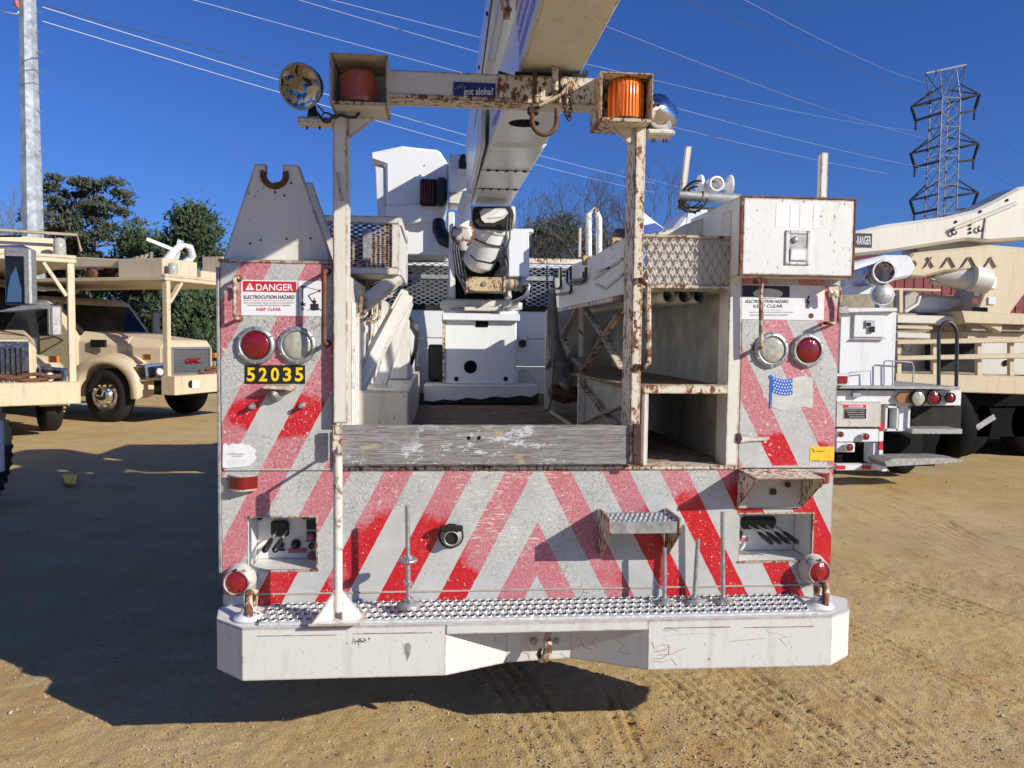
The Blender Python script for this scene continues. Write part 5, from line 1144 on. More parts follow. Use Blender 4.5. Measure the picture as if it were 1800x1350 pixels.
    B('vent','black',MB().box(-.94,-.90,.15,.50,1.38,1.52))
    # bumper
    fb=B('front_bumper',rackm,MB().box(-1.15,1.15,-1.62,-1.32,.56,.90),bev=.01)
    MB().cyl((-.75,-1.625,.74),(-.75,-1.60,.74),.07,14).build('tow_port','black',fb)
    mb=MB(); mb.tube([(x,-1.47,.95+.03*math.sin(x*9)) for x in np.arange(-.35,.95,.06)],.04,6).tube([(x,-1.5,.99+.03*math.cos(x*11)) for x in np.arange(-.2,.8,.06)],.03,6); mb.build('winch_cable','rust',fb)
    B('frame_rail','frame_dark',MB().box(-.5,.5,-1.3,long,.5,.85))
    # body
    B('body_locker',paintm,MB().box(-1.14,-.6,2.95,5.0,.65,1.75).box(.6,1.14,2.95,5.0,.65,1.75).box(-1.14,1.14,2.95,long,1.75,1.86),bev=.02)
    B('shade_bulkhead','frame_dark',MB().box(-1.1,1.1,2.85,2.94,.9,2.5))  # dark sheet added behind the cab to deepen the shade there
    # overhead rack
    if rack:
        B('rack_deck',rackm,MB().box(-1.16,1.16,rack_y-.1,long,rack_z,rack_z+.07).box(-1.16,1.16,rack_y-.1,rack_y,rack_z+.07,rack_z+.12),bev=.01)
        for s in (-1,1):
            B('rack_post',rackm,MB().box(s*1.08-.05,s*1.08+.05,rack_y-.1,rack_y,.88,rack_z-.002),bev=.006)
            B('rack_brace',rackm,MB().beam((s*1.02,rack_y-.05,2.2),(s*.72,rack_y-.05,rack_z-.01),.05,.08,up=(0,1,0)))
            B('rack_post',rackm,MB().box(s*1.08-.05,s*1.08+.05,3.0,3.1,1.87,rack_z-.002))
    return t
tA=bonnet_truck('line_truck','tan bonneted line truck with mesh grille, chrome wheel hub and overhead rack',(G(195,742).x+.98*math.cos(math.radians(66)),G(195,742).y+.98*math.sin(math.radians(66)),0),math.radians(66),rack_z=2.58)
def L(t,n,m,mb,bev=0): return mb.build(n,m,t,bevel=bev,local=True)
gp=[o for o in S.objects if o.parent==tA and o.name.startswith('grille')][0]
cu=bpy.data.curves.new('t','FONT'); cu.body='GMC'; cu.offset=.02; cu.extrude=.02; to=bpy.data.objects.new('t',cu); COL.objects.link(to); me_=bpy.data.meshes.new_from_object(to.evaluated_get(bpy.context.evaluated_depsgraph_get())); bpy.data.objects.remove(to)
for v in me_.vertices: v.co=Vector((-.20+v.co.x*.19,-1.03-v.co.z*.5,1.09+v.co.y*.14))
em=bpy.data.objects.new('emblem',me_); COL.objects.link(em); me_.materials.clear(); me_.materials.append(MT['small_red']); em.parent=gp
L(tA,'number_plate','sign_white',MB().box(-.72,-.52,-1.632,-1.621,.66,.80)); 
# gear on the rack of the mesh grille truck
L(tA,'rack_tray','tan_rusty',MB().box(-.95,-.05,-1.2,-.2,2.66,3.0),.01); L(tA,'rack_tray','tan_rusty',MB().box(.05,1.1,-1.2,-.2,2.66,2.86),.01); L(tA,'rack_step','tan_rusty',MB().box(.80,1.15,-1.1,-.6,2.87,3.2),.01)
L(tA,'boom','tan_paint',MB().hexa([Vector((-.9,-.2,2.85)),Vector((-.35,-.2,2.85)),Vector((-.35,-.2,3.0)),Vector((-.9,-.2,3.0))],[Vector((-1.0,8,3.0)),Vector((-.4,8,3.0)),Vector((-.4,8,3.5)),Vector((-1.0,8,3.5))]),.02)
tu=MB()
for k in range(7): tu.tube([(-.9+k*.1,-.3+.2*(k%3),2.7),(-.85+k*.12,-.2,2.95+.04*k),(-.75+k*.1,.1,3.0)],.035,6)
L(tA,'hose_bundle','tan_dark',tu); L(tA,'rusty_winch','rust',MB().lathe((-.9,.5,2.75),(1,0,0),[(.05,0),(.15,.02),(.08,.08),(.08,.5),(.15,.55),(.05,.6)],16).box(-.6,-.3,.2,.5,2.66,3.05))
L(tA,'marker_lamp_base','clear_lens',MB().lathe((-.86,-1.35,2.70),(0,0,1),[(.09,0),(.09,.1),(.08,.2),(.03,.22)],16))
tn=MB()
for s,dx in ((1,-.5),(-1,.0)): tn.tube([(dx,-.9,3.0),(dx+.05,-1.0,3.15),(dx+.12*s,-1.1,3.28),(dx+.3*s,-1.1,3.30),(dx+.38*s,-1.1,3.2)],[.09,.08,.06,.04,.02],8)
tn.beam((-.9,-.8,3.35),(-.45,-1.0,3.2),.05,.06).beam((-.3,-.9,3.0),(-.25,-1.0,3.4),.12,.08)
L(tA,'pole_grabber','far_white',tn,.0)
tB=bonnet_truck('line_truck','tan line truck with bright vertical bar grille at the left edge',(G(52,757).x+.1,G(52,757).y+.0,0),math.radians(34),grille='bars',rack_z=2.70,cabm='black')  # black cab: the shade over it is put into the paint
tB.location=(G(52,757).x+.32-.98*math.cos(math.radians(34)),G(52,757).y-.98*math.sin(math.radians(34)),0)
L(tB,'rack_tray','tan_rusty',MB().box(-.2,1.0,-1.0,.4,2.78,3.1),.01); L(tB,'rack_winch','rust',MB().lathe((-.9,-.4,2.95),(1,0,0),[(.05,0),(.2,.02),(.12,.08),(.12,.6),(.2,.65),(.05,.7)],16))
L(tB,'marker_lamp_base','clear_lens',MB().lathe((.95,-1.35,2.82),(0,0,1),[(.09,0),(.09,.12),(.08,.24),(.03,.26)],16))
L(tB,'rack_handrail','tan_dark',MB().tube([(-1.1,-1.3,3.1),(1.2,-1.3,3.15),(1.25,-1.3,2.9)],.025,6))
# a dark truck nearest on the left: tyre, wing, mirror on its arm
tn_=thing('near_truck','dark truck cut by the left edge, only tyre and chrome mirror showing','truck',(-3.95,7.6,0))
c=G(-82,905); wl_=MB().lathe((c.x-.05,c.y+.35,.5),(1,0,0),[(.28,-.15),(.46,-.15),(.5,-.1),(.5,.1),(.46,.15),(.28,.15)],40).build('wheel','rubber',tn_)
lug=MB()
for k in range(36):
    a=2*math.pi*k/36; q=Vector((c.x-.05,c.y+.35+math.cos(a)*.505,.5+math.sin(a)*.505)); lug.box(q.x-.13,q.x+.13,q.y-.02,q.y+.02,q.z-.02,q.z+.02)
kind(lug.build('tread_block','rubber',wl_),'stuff')
MB().box(c.x-.3,c.x-.02,c.y-.3,c.y+.2,1.02,1.35).build('fender','blue_cloth',tn_,bevel=.04); MB().pb(-8,740,3,830,6.6,.05).build('bumper_end','far_white',tn_,bevel=.01)
MB().box(-6.6,-4.5,7.0,8.2,.7,2.3).build('cab','blue_cloth',tn_,bevel=.05)
mr=MB().pb(7,436,54,536,7.5,.12).build('mirror','galv_dull',tn_,bevel=.015); MB().pb(10,450,42,534,7.49,.009).build('mirror_glass','glass_dark',mr); MB().pp([(14,506),(19,484),(28,468),(38,510),(38,531),(12,531)],7.484,.004).build('mirror_reflection','mirror',mr)
MB().tube([P(-20,434,7.55),P(40,434,7.55),P(51,438,7.55),P(54,452,7.55),P(55,532,7.55)],.016,8).build('mirror_arm','chrome',mr)
MB().tube([P(-20,415,9),P(38,415,9)],.012,6).build('whip_arm','frame_dark',tn_); MB().pp([(0,546),(68,530),(72,532),(72,542),(0,548)],8.4,.2).build('mirror_bracket','galv_dull',tn_)
yp=MB().hexa([G(110,842)+Vector((0,0,.03)),G(136,842)+Vector((0,0,.03)),G(134,858)+Vector((0,0,.03)),G(114,856)+Vector((0,0,.03))],[G(110,842)+Vector((0,0,.05)),G(136,842)+Vector((0,0,.05)),G(134,858)+Vector((0,0,.05)),G(114,856)+Vector((0,0,.05))]).build('yellow_marker','yellow_tag',None); tag(yp,'small yellow marker block lying on the shaded dirt','marker')
# ================================================================== trucks on the right
RW=thing('service_truck','white utility truck rear with tall locker, round lamps and black hoop handrail','truck',tuple(G(1560,850)))
Y1=8.7
def RB(n,m,u0,v0,u1,v1,Y,dy,par=None,bev=.006): return MB().pb(u0,v0,u1,v1,Y,dy).build(n,m,par or RW,bevel=bev)
RB('locker','far_white',1476,548,1574,680,Y1+.05,1.0)
MB().pp([(1480,541),(1578,541),(1578,548),(1480,550)],Y1-.02,1.1).build('locker_lid','far_white',RW,bevel=.01)
d_=RB('locker_door','far_white',1501,554,1556,593,Y1+.02,.029); MB().pb(1501,594,1558,596,Y1+.0,.03).build('door_hinge','galv_dull',d_)
l_=RB('latch','galv',1522,563,1538,576,Y1,.019,d_,.003); MB().pb(1525,567,1531,573,Y1-.01,.009).pb(1530,574,1538,584,Y1-.01,.02).build('latch_key','frame_dark',l_)
RB('deck','galv_dull',1470,679,1688,684,Y1-.12,2.6)
RB('rear_sheet','far_white',1470,686,1576,711,Y1,.05)
RB('lamp_bar','far_white',1576,686,1690,713,Y1-.02,.05)
sg_=RB('danger_sign','sign_white',1483,710,1524,737,Y1-.055,.004,None,0); MB().pb(1483.5,711,1523,717,Y1-.057,.001).build('sign_header','sign_red',sg_); textbox('DANGER',1492,712.3,1518,716,Y1-.058,'sign_white',sg_,bold=.02); MB().pb(1484,718,1523,736,Y1-.057,.001).build('sign_field','frame_dark',sg_)
for i in range(4): textbox('ELECTROCUTION HAZARD',1487+i*2,720+i*4,1520,721.8+i*4,Y1-.0585,'sign_white',sg_)
RB('rear_panel','speckled_paint',1470,706,1549,751,Y1-.05,.06); RB('lower_panel','far_white',1470,754,1545,777,Y1-.03,.05); RB('lower_block','far_white',1470,778,1503,795,Y1-.03,.05)
for u,v,r,m_ in ((1640-.0,700,.082,'clear_lens'),(1640,700,0,''),(1520,767,.036,'small_red'),(1491,786,.040,'small_red'),(1476,763,.03,'small_red')): 
    if r: 
        L_=MB().lathe(P(1613 if r==.082 else u,v,Y1-.06),(0,-1,0),[(r*1.2,0),(r*1.15,.03),(r*1.02,.035),(r,.02)],20,capend=False).build('tail_lamp','black' if r>.05 else 'far_white',RW); MB().lathe(P(1613 if r==.082 else u,v,Y1-.06),(0,-1,0),[(r,.02),(r*.6,.035),(.01,.038)],18).build('lens',m_,L_)
for u,v,r,m_,mm in ((1640,699,.075,'red_lens','black'),(1669,699,.052,'red_lens','black')):
    L_=MB().lathe(P(u,v,Y1-.06),(0,-1,0),[(r*1.2,0),(r*1.15,.03),(r*1.02,.035),(r,.02)],20,capend=False).build('tail_lamp',mm,RW); MB().lathe(P(u,v,Y1-.06),(0,-1,0),[(r,.02),(r*.6,.035),(.01,.038)],18).build('lens',m_,L_)
MB().pp([(1574,699),(1582,689),(1606,689),(1606,709),(1580,709)],Y1-.05,.03).build('brown_reflector','brown_lens',RW,bevel=.005)
MB().pb(1470,657,1492,677,Y1-.2,.15).build('red_lamp_box','far_white',RW); MB().pb(1474,661,1490,674,Y1-.215,.013).build('red_lamp','small_red',RW)
MB().pb(1500,690,1514,698,Y1-.05,.05).build('plate_lamp','galv',RW)
ob=MB(); 
for (a,b,c_,d) in ((1556,714,1560,757),(1576,714,1579,757),(1596,714,1600,757),(1556,754,1600,758),(1556,713,1600,717)): ob.pb(a,b,c_,d,Y1,.2)
ob.build('side_box_frame','far_white',RW); RB('side_box_panel','far_white',1580,716,1596,755,Y1+.03,.1); RB('dark_bay','frame_dark',1560,716,1577,754,Y1+.15,.04)
rb=MB(); rb.pb(1600,713,1690,716,Y1+.05,.9).build('bin_roof','frame_dark',RW); RB('bin_back','frame_dark',1600,716,1690,754,Y1+.5,.04); MB().box(P(1470,800,Y1).x,P(1690,800,Y1).x,Y1+2.2,Y1+2.3,.12,1.0).build('shade_backing','dark_void',RW); RB('bin_ledge','galv_dull',1603,754,1692,763,Y1-.1,.3)  # bin back kept dark and a dark sheet added for the shade here
for (a,b,c_,d,m_) in ((1545,758,1553,776,'far_white'),(1546,777,1552,790,'sign_red'),(1545,791,1552,815,'far_white'),(1546,742,1553,757,'sign_red')): RB('striped_edge',m_,a,b,c_,d,Y1-.03,.05,None,0)
RB('tail_bar','far_white',1470,816,1535,827,Y1-.1,.1)
for a in (1470,1515): RB('red_tape','sign_red',a,818,a+16,825,Y1-.104,.003,None,0)
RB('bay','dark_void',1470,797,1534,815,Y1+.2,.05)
RB('bay_side','far_white',1534,778,1545,815,Y1+.0,.2)
stp=MB().pp([(1555,812),(1570,806),(1664,805),(1692,808),(1695,812),(1640,816),(1560,820)],Y1-.35,.35).build('rear_step','galv_dull',RW); RB('step_skirt','far_white',1550,819,1560,829,Y1-.3,.2)
RB('tyre_pair','tyre_dust',0,0,1,1,Y1,.01,None,0) if False else None
for cx in (1,2.0): pass
def rwheel(u,v,r,Y,w=.28,ax=(0,1,0),par=None,m_='tyre_dust'):
    c=P(u,v,Y); return MB().lathe((c.x,Y,r),(1,0,0),[(r*.55,-w/2),(r*.9,-w/2),(r,-w/2+.05),(r,w/2-.05),(r*.9,w/2),(r*.55,w/2)],30).build('wheel',m_,par or RW)
for u in (1500,1545,1600,1660): rwheel(u,800,.5,10.6,m_='shaded_rubber')
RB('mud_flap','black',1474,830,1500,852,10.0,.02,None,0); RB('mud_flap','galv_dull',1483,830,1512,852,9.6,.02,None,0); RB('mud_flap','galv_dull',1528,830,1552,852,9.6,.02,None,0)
MB().box(P(1553,800,Y1).x,P(1696,800,Y1).x,Y1+.55,Y1+.58,.12,1.02).build('shade_panel','dark_void',RW)  # matte dark panel added in place of the shade behind the step
# spare tyre behind the step
s_=MB().lathe(P(1585,785,Y1+.5),(.5,-1,0),[(.22,-.1),(.30,-.1),(.33,-.05),(.33,.05),(.28,.1),(.16,.1)],28).build('spare_wheel','shaded_rubber',RW)
hr=MB().tube([P(1650,682,Y1+.2),P(1650,600,Y1+.2)]+[P(1666-16*math.cos(math.radians(a)),588-22*math.sin(math.radians(a)),Y1+.2) for a in range(0,181,20)]+[P(1682,600,Y1+.2),P(1681,684,Y1+.2)],.022,8).build('hoop_handrail','hose',RW)
for pts in ([(1554,679),(1554,636),(1558,634),(1603,637),(1606,645),(1604,680)],[(1478,666),(1494,655),(1530,651),(1531,679)],[(1569,679),(1569,636)]): MB().tube([P(u,v,Y1-.02) for u,v in pts],.008,6).build('wire_rail','galv_dull',RW)
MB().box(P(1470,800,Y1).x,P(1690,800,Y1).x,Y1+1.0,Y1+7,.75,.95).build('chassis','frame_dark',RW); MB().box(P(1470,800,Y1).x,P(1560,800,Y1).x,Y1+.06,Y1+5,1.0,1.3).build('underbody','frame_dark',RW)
# white boom with round capped tubes behind the locker
MB().pp([(1470,498),(1500,462),(1556,448),(1600,448),(1612,470),(1600,487),(1540,500),(1470,510)],Y1+1.0,.8).build('capped_boom_tube','far_white',RW,bevel=.03)
wt=MB().lathe(P(1553,478,Y1+.1),(-.1,-1,.05),[(.125,-.8),(.125,.0),(.14,.0),(.14,.02),(.115,.02),(.115,-.5)],28,capend=False).build('open_tube','far_white',RW); MB().lathe(P(1553,478,Y1+.1),(-.1,-1,.05),[(.112,-.3),(.112,-.28)],20).build('tube_bottom','dirty_white',wt)
cp=MB().lathe(P(1551,517,Y1+.1),(-.15,-1,.1),[(.125,-.03),(.125,.0),(.11,.02),(.02,.03)],26).build('tube_cap','galv_dull',RW); MB().ring(P(1551,517,Y1+.1),(-.15,-1,.1),.125,.012,24,6).build('cap_rim','far_white',cp)
MB().pb(1546,534,1553,543,Y1+.2,.1).build('cap_hinge','galv_dull',RW); MB().pp([(1470,541),(1488,536),(1494,546),(1490,552),(1470,552)],Y1-.3,.25).build('roll','galv_dull',RW,bevel=.01)
MB().pp([(1482,506),(1545,500),(1560,508),(1556,516),(1482,518)],Y1+.4,.3).build('boom_tray','far_white',RW)
# tan digger truck at the far right
CR=thing('crane_truck','big tan digger truck with long boom, slatted deck rail and turret at the right edge','truck',tuple(G(1700,790)))
Y2=11.0
def CB(n,m,px,Y,dy,bev=.01,par=None): return MB().pp(px,Y,dy).build(n,m,par or CR,bevel=bev)
bm_=CB('upper_boom','lt_tan',[(1480,411),(1558,394),(1660,381),(1712,369),(1748,352),(1790,329),(1815,324),(1815,420),(1740,425),(1700,422),(1560,444),(1480,452)],Y2,.55,.04)
pl_=MB().pb(1500,410,1533,435,Y2-.006,.005).build('name_plate','ink',bm_); textbox('-RANGER',1505,415,1531,430,Y2-.0075,'sign_white',pl_,bold=.01)
MB().tube([P(1677,402,Y2-.05),P(1785,358,Y2-.05)],.03,6).build('boom_rib','lt_tan',bm_)
b_=MB()
for u,v in ((1680,390),(1723,372),(1770,352),(1705,395),(1705,402),(1705,409)): b_.lathe(P(u,v,Y2-.001),(0,-1,0),[(.022,0),(.016,.02)],8)
b_.build('boom_bolt','frame_dark',bm_)
for u,v in ((1677,408),(1723,402)): MB().ring(P(u,v,Y2-.03),(0,1,0),.035,.012,14,6,a0=20,a1=300).build('lifting_hook','dark_rust',bm_)
MB().pp([(1733,382),(1736,382),(1732,418),(1728,418)],Y2-.02,.02).build('strap','galv_dull',bm_)
CB('boom_joint','lt_tan',[(1612,434),(1700,422),(1740,424),(1740,432),(1640,447),(1612,448)],Y2+.3,.4)
lb=CB('lower_boom','tan_paint',[(1597,452),(1606,444),(1740,430),(1815,436),(1815,500),(1770,560),(1760,588),(1700,556),(1718,540),(1738,495),(1736,484),(1720,474),(1660,478),(1622,488),(1600,487),(1596,480)],Y2-.15,.7,.03)
tr_=MB(); 
for k,(u,s) in enumerate(((1625,0),(1640,1),(1655,0),(1678,1),(1690,0),(1715,1),(1730,0),(1750,1))):
    a=P(u,470 if True else 0,Y2-.155); b2=P(u+(10 if s else 12)*(1 if not s else -1)*1.0,452,Y2-.155); tr_.beam(a,b2,.012,.05,up=(0,1,0))
tr_.build('truss_rib','tan_dark',lb,bevel=.002); MB().lathe(P(1605,464,Y2-.155),(0,-1,0),[(.05,0),(.05,.01),(.02,.012)],14).build('pin','rust',lb)
MB().tube([P(1640,484,Y2+.1),P(1718,492,Y2-.1)],[.13,.17],18).tube([P(1706,489,Y2-.14),P(1734,495,Y2-.16)],[.19,.19],20).build('lift_cylinder','lt_tan',CR)
MB().tube([P(1628,484,Y2),P(1660,500,Y2),P(1706,509,Y2)],.012,6).tube([P(1630,487,Y2),P(1680,508,Y2),P(1706,510,Y2)],.012,6).build('hydraulic_hose','wear_yellow',CR)
MB().pb(1738,487,1752,507,Y2-.17,.01).build('label','paper',CR); MB().pb(1713,512,1722,520,Y2-.17,.01).build('label','stripe_pale',CR); MB().pb(1709,524,1720,534,Y2-.17,.01).build('label','barn_red',CR); MB().pb(1738,522,1750,535,Y2-.17,.01).build('label','stripe_pale',CR); MB().pb(1710,540,1737,555,Y2-.175,.02).build('hole','dark_void',CR,bevel=.01)
CB('turret','tan_paint',[(1690,546),(1815,552),(1815,572),(1696,568)],Y2-.2,1.1); CB('turret_ring','tan_dark',[(1705,568),(1815,573),(1815,584),(1708,582)],Y2-.1,1.0)
CB('pedestal_deck','tan_paint',[(1700,582),(1815,585),(1815,600),(1700,596)],Y2,1.0)
CB('near_arm','far_white',[(1608,523),(1630,516),(1705,522),(1705,548),(1690,552),(1610,548)],Y2+.3,.5,.05); CB('arm_cap','tan_rusty',[(1676,542),(1694,536),(1698,552),(1680,554)],Y2+.2,.3)
CB('grey_tarp','tarp_grey',[(1590,520),(1606,512),(1616,516),(1608,536),(1590,548)],Y2+.1,.3)
CB('stake_frame','tan_rusty',[(1565,506),(1655,508),(1655,513),(1588,511),(1588,550),(1580,550),(1580,511),(1565,511)],Y2-.3,.08)
MB().tube([P(1590,548,Y2-.2),P(1612,534,Y2-.2),P(1616,520,Y2-.2)],.03,8).build('grab_rail','lt_tan',CR)
CB('deck_locker','lt_tan',[(1577,553),(1690,556),(1692,570),(1577,568)],Y2,1.0); CB('deck_locker','tan_paint',[(1577,572),(1640,574),(1640,580),(1577,578)],Y2,.9); CB('deck_locker','lt_tan',[(1577,584),(1636,586),(1636,596),(1577,594)],Y2-.0,.8)
wall=CB('far_side_locker','lt_tan',[(1586,600),(1815,600),(1815,660),(1586,656)],Y2+1.2,.3)
mb=MB(); mb.lathe(P(1768,638,Y2+1.19),(0,-1,0),[(.05,0),(.05,.01)],14); mb.build('round_hole','dark_void',CR)
CB('dark_gap','frame_dark',[(1632,600),(1720,602),(1718,656),(1632,650)],Y2+1.0,.1)
for (v0,v1,n_) in ((598,606,'rail'),(626,634,'rail')): CB(n_,'tan_paint',[(1577,v0),(1815,v0-6),(1815,v1-4),(1577,v1)],Y2-.6,.06)
for u in (1577,1640,1718,1775): CB('rail_post','tan_paint',[(u,600),(u+8,600),(u+8,660),(u,660)],Y2-.53,.06,.004)
CB('deck_edge','tan_paint',[(1574,657),(1815,662),(1815,694),(1690,690),(1574,676)],Y2-.65,2.2)
MB().tube([P(1586,605,Y2-.6),P(1592,616,Y2-.6),P(1600,617,Y2-.6),P(1605,606,Y2-.6)],.008,6).build('cable_loop','hose',CR)
x0=P(1600,700,Y2-.4).x; 
MB().box(x0,x0+6,Y2-.3,Y2+1.5,.75,1.0).box(x0-.4,x0+7,Y2+1.7,Y2+1.9,.05,1.0).box(x0+.3,x0+6.5,Y2-.2,Y2+.6,.4,.74).build('underframe_shade','dark_void',CR)  # frame blocks plus a dark back panel added for the shade below
for du in (0.9,2.1,3.6,5.0):
    MB().lathe((x0+du,Y2-.1,.5),(0,-1,0),[(.25,-.2),(.45,-.15),(.5,-.1),(.5,.1),(.45,.15),(.25,.15),(.1,.2)],30).build('wheel','shaded_rubber',CR)
    MB().lathe((x0+du,Y2+1.3,.5),(0,-1,0),[(.25,-.2),(.45,-.15),(.5,-.1),(.5,.1),(.45,.15),(.25,.15),(.1,.2)],30).build('wheel','shaded_rubber',CR)
MB().beam(P(1716,752,Y2-.5),P(1748,732,Y2-.5),.02,.08).build('grey_bracket','galv_dull',CR)
CB('rear_body','tan_dark',[(1470,512),(1560,516),(1700,520),(1700,600),(1470,600)],Y2+2.6,.4)
MB().box(P(1700,700,Y2).x,P(1700,700,Y2).x+6,Y2-.25,Y2-.15,.3,1.0).build('shade_board','dark_void',CR)  # dark board added to fill in the shade under the digger truck
# red barn beyond
bn=thing('red_shed','dark red metal shed seen between the two booms on the right','shed',(16,24,0))
xs_=P(1556,450,23).x
wb=MB().box(xs_,24,23,30,0,3.9).build('wall','barn_red',bn); MB().prism([(xs_-.2,22.8,3.9),(24.2,22.8,3.9),(24.2,26.5,4.6),(xs_-.2,26.5,4.6)],(0,.02,.06)).build('roof','barn_red',bn)
mb=MB()
for i in range(30): mb.box(xs_+.05+i*.3,xs_+.09+i*.3,22.98,23.0,0,3.88)
mb.build('wall_rib','barn_red',wb)
# ================================================================== poles, tower and lines
sp=thing('steel_pole','tall faceted galvanised steel pole with step bolts behind the left trucks','pole',tuple(G(60,742)))
Yp=22.0; b0=P(60,600,Yp); zt=P(52,-120,Yp).z; xb0=P(59,470,Yp).x; xt=P(52,0,Yp).x; slope=(xt-xb0)/(P(52,0,Yp).z-P(59,470,Yp).z)
rb_=abs(P(78,470,Yp).x-P(41,470,Yp).x)/2; rt_=abs(P(70,0,Yp).x-P(37,0,Yp).x)/2
pz=lambda z:Vector((xb0,Yp,z)); zk=P(56,274,Yp).z
MB().tube([pz(0),pz(zk)],[rb_*1.16,rb_*.97],8).build('lower_shaft','pole_galv',sp).data.polygons.foreach_set('use_smooth',[False]*10)
u_=MB().tube([pz(zk-.01),pz(zt)],[rb_*.94,rb_*.72],8).build('upper_shaft','pole_galv',sp)
for o in S.objects:
    if o.parent==sp:
        for p in o.data.polygons: p.use_smooth=False
st=MB()
for k in range(16):
    z=P(60,470,Yp).z+k*.5*1.0; st.tube([(xb0+rb_*.8,Yp-.05,z),(xb0+rb_*.9+.14,Yp-.05,z)],.010,5)
st.build('step_bolt','galv_dull',sp)
MB().tube([P(28,-10,Yp-.2),P(29,8,Yp-.2),P(31,14,Yp-.2)],[.05,.07,.03],8).build('insulator','fade_red',sp); MB().tube([P(0,20,Yp-.2),P(30,25,Yp-.2),P(38,12,Yp)],.02,5).build('jumper_wire','galv',sp)
# lattice tower
tw=thing('lattice_tower','tall grey lattice transmission tower with three pairs of crossarms on the right','tower',(0,0,0))
Yt=95.0; base=G(1655,600); cx=P(1658,260,Yt).x; ztop=P(1662,118,Yt).z
tw.location=(cx,Yt,0); tw['base']=(cx,Yt,0)
def hw(z): return .0+ (1.15+ max(0,(ztop-z)-0)*.006)
LG=MB(); zs=[0]; z=0
lev=[ztop-4.0-i*1.75 for i in range(0,22)]; lev=[l for l in lev if l>0]
levels=[0.0]+sorted(lev)
for i in range(len(levels)-1):
    za,zb2=levels[i],levels[i+1]; a,b=hw(za),hw(zb2); ca=[(cx+s*a,Yt+t*a,za) for s,t in((-1,-1),(1,-1),(1,1),(-1,1))]; cb_=[(cx+s*b,Yt+t*b,zb2) for s,t in((-1,-1),(1,-1),(1,1),(-1,1))]
    for k in range(4):
        LG.beam(ca[k],cb_[k],.13,.13); LG.beam(ca[k],cb_[(k+1)%4],.05,.05); LG.beam(ca[(k+1)%4],cb_[k],.05,.05)
        if i%2==0: LG.beam(cb_[k],cb_[(k+1)%4],.07,.07)
LG.build('tower_body','lattice',tw)
topz=levels[-1]; w=hw(topz)
pL_,pR_=P(1627,129,Yt),P(1698,114,Yt)
TP=MB(); TP.beam(pL_,pR_,.2,.2)
for s in (-1,1):
    for t in (-1,1): TP.beam((cx+s*w,Yt+t*w,topz),(cx+s*w*.9,Yt+t*w*.3,P(1662,122,Yt).z),.09,.09); TP.beam((cx+s*w,Yt+t*w,topz),pL_ if s<0 else pR_,.1,.1); TP.beam((cx-s*w,Yt+t*w,topz),(cx+s*w*.9,Yt,P(1662,121,Yt).z),.06,.06)
TP.build('top_bridge','lattice',tw)
ends=[]
for (l,r,lt,rt,ul,ur) in (((1602,188),(1722,166),(1610,212),(1713,194),156,152),((1601,270),(1720,252),(1608,294),(1711,281),241,236),((1600,352),(1719,338),(1607,376),(1709,366),322,319)):
    arms=[]
    for s,e,ee,uu in ((-1,l,lt,ul),(1,r,rt,ur)):
        A_=MB(); E=P(*e,Yt); Z0=E.z-(.3 if s<0 else -.3)*0; wz=hw(E.z)
        zu=P(1655,uu,Yt).z
        for t in (-1,1): A_.beam(E,(cx+s*wz,Yt+t*wz,P(1655,(l[1]+r[1])/2,Yt).z),.19,.19); A_.beam(E,(cx+s*wz,Yt+t*wz,zu),.14,.14)
        Eb=P(*ee,Yt); A_.beam(Eb,(cx+s*wz,Yt-wz,P(1655,(lt[1]+rt[1])/2,Yt).z),.26,.26)
        ends.append(Eb); arms.append(A_.build('crossarm','frame_dark',tw))
    for e,ee,a_ in ((l,lt,arms[0]),(r,rt,arms[1])):
        I_=MB()
        p,q=P(*e,Yt),P(*ee,Yt); n_=9
        for k in range(n_): c=p.lerp(q,(k+.5)/n_); I_.lathe(c,(q-p),[(.08,-.13),(.22,-.05),(.22,.02),(.08,.1)],6)
        q2=q-Vector((0,0,1.2))
        for k in range(6): c=q.lerp(q2,(k+.5)/6); I_.lathe(c,(0,0,1),[(.05,-.1),(.15,-.04),(.15,.02),(.05,.1)],6)
        kind(I_.build('insulator_disc','frame_dark',a_),'stuff')
def wire(p,q,sag,r,mat,label,seg=28):
    p=Vector(p);q=Vector(q); pts=[]; n=seg
    for i in range(n+1):
        t=i/n; c=p.lerp(q,t); c.z-=sag*4*t*(1-t); pts.append(c)
    rr=[max(r*.5,r*(c.y/30)) if False else r for c in pts]
    o=MB().tube(pts,rr,4,caps=False).build('power_line',mat,None); tag(o,label,'power line',group='power lines crossing the sky'); return o
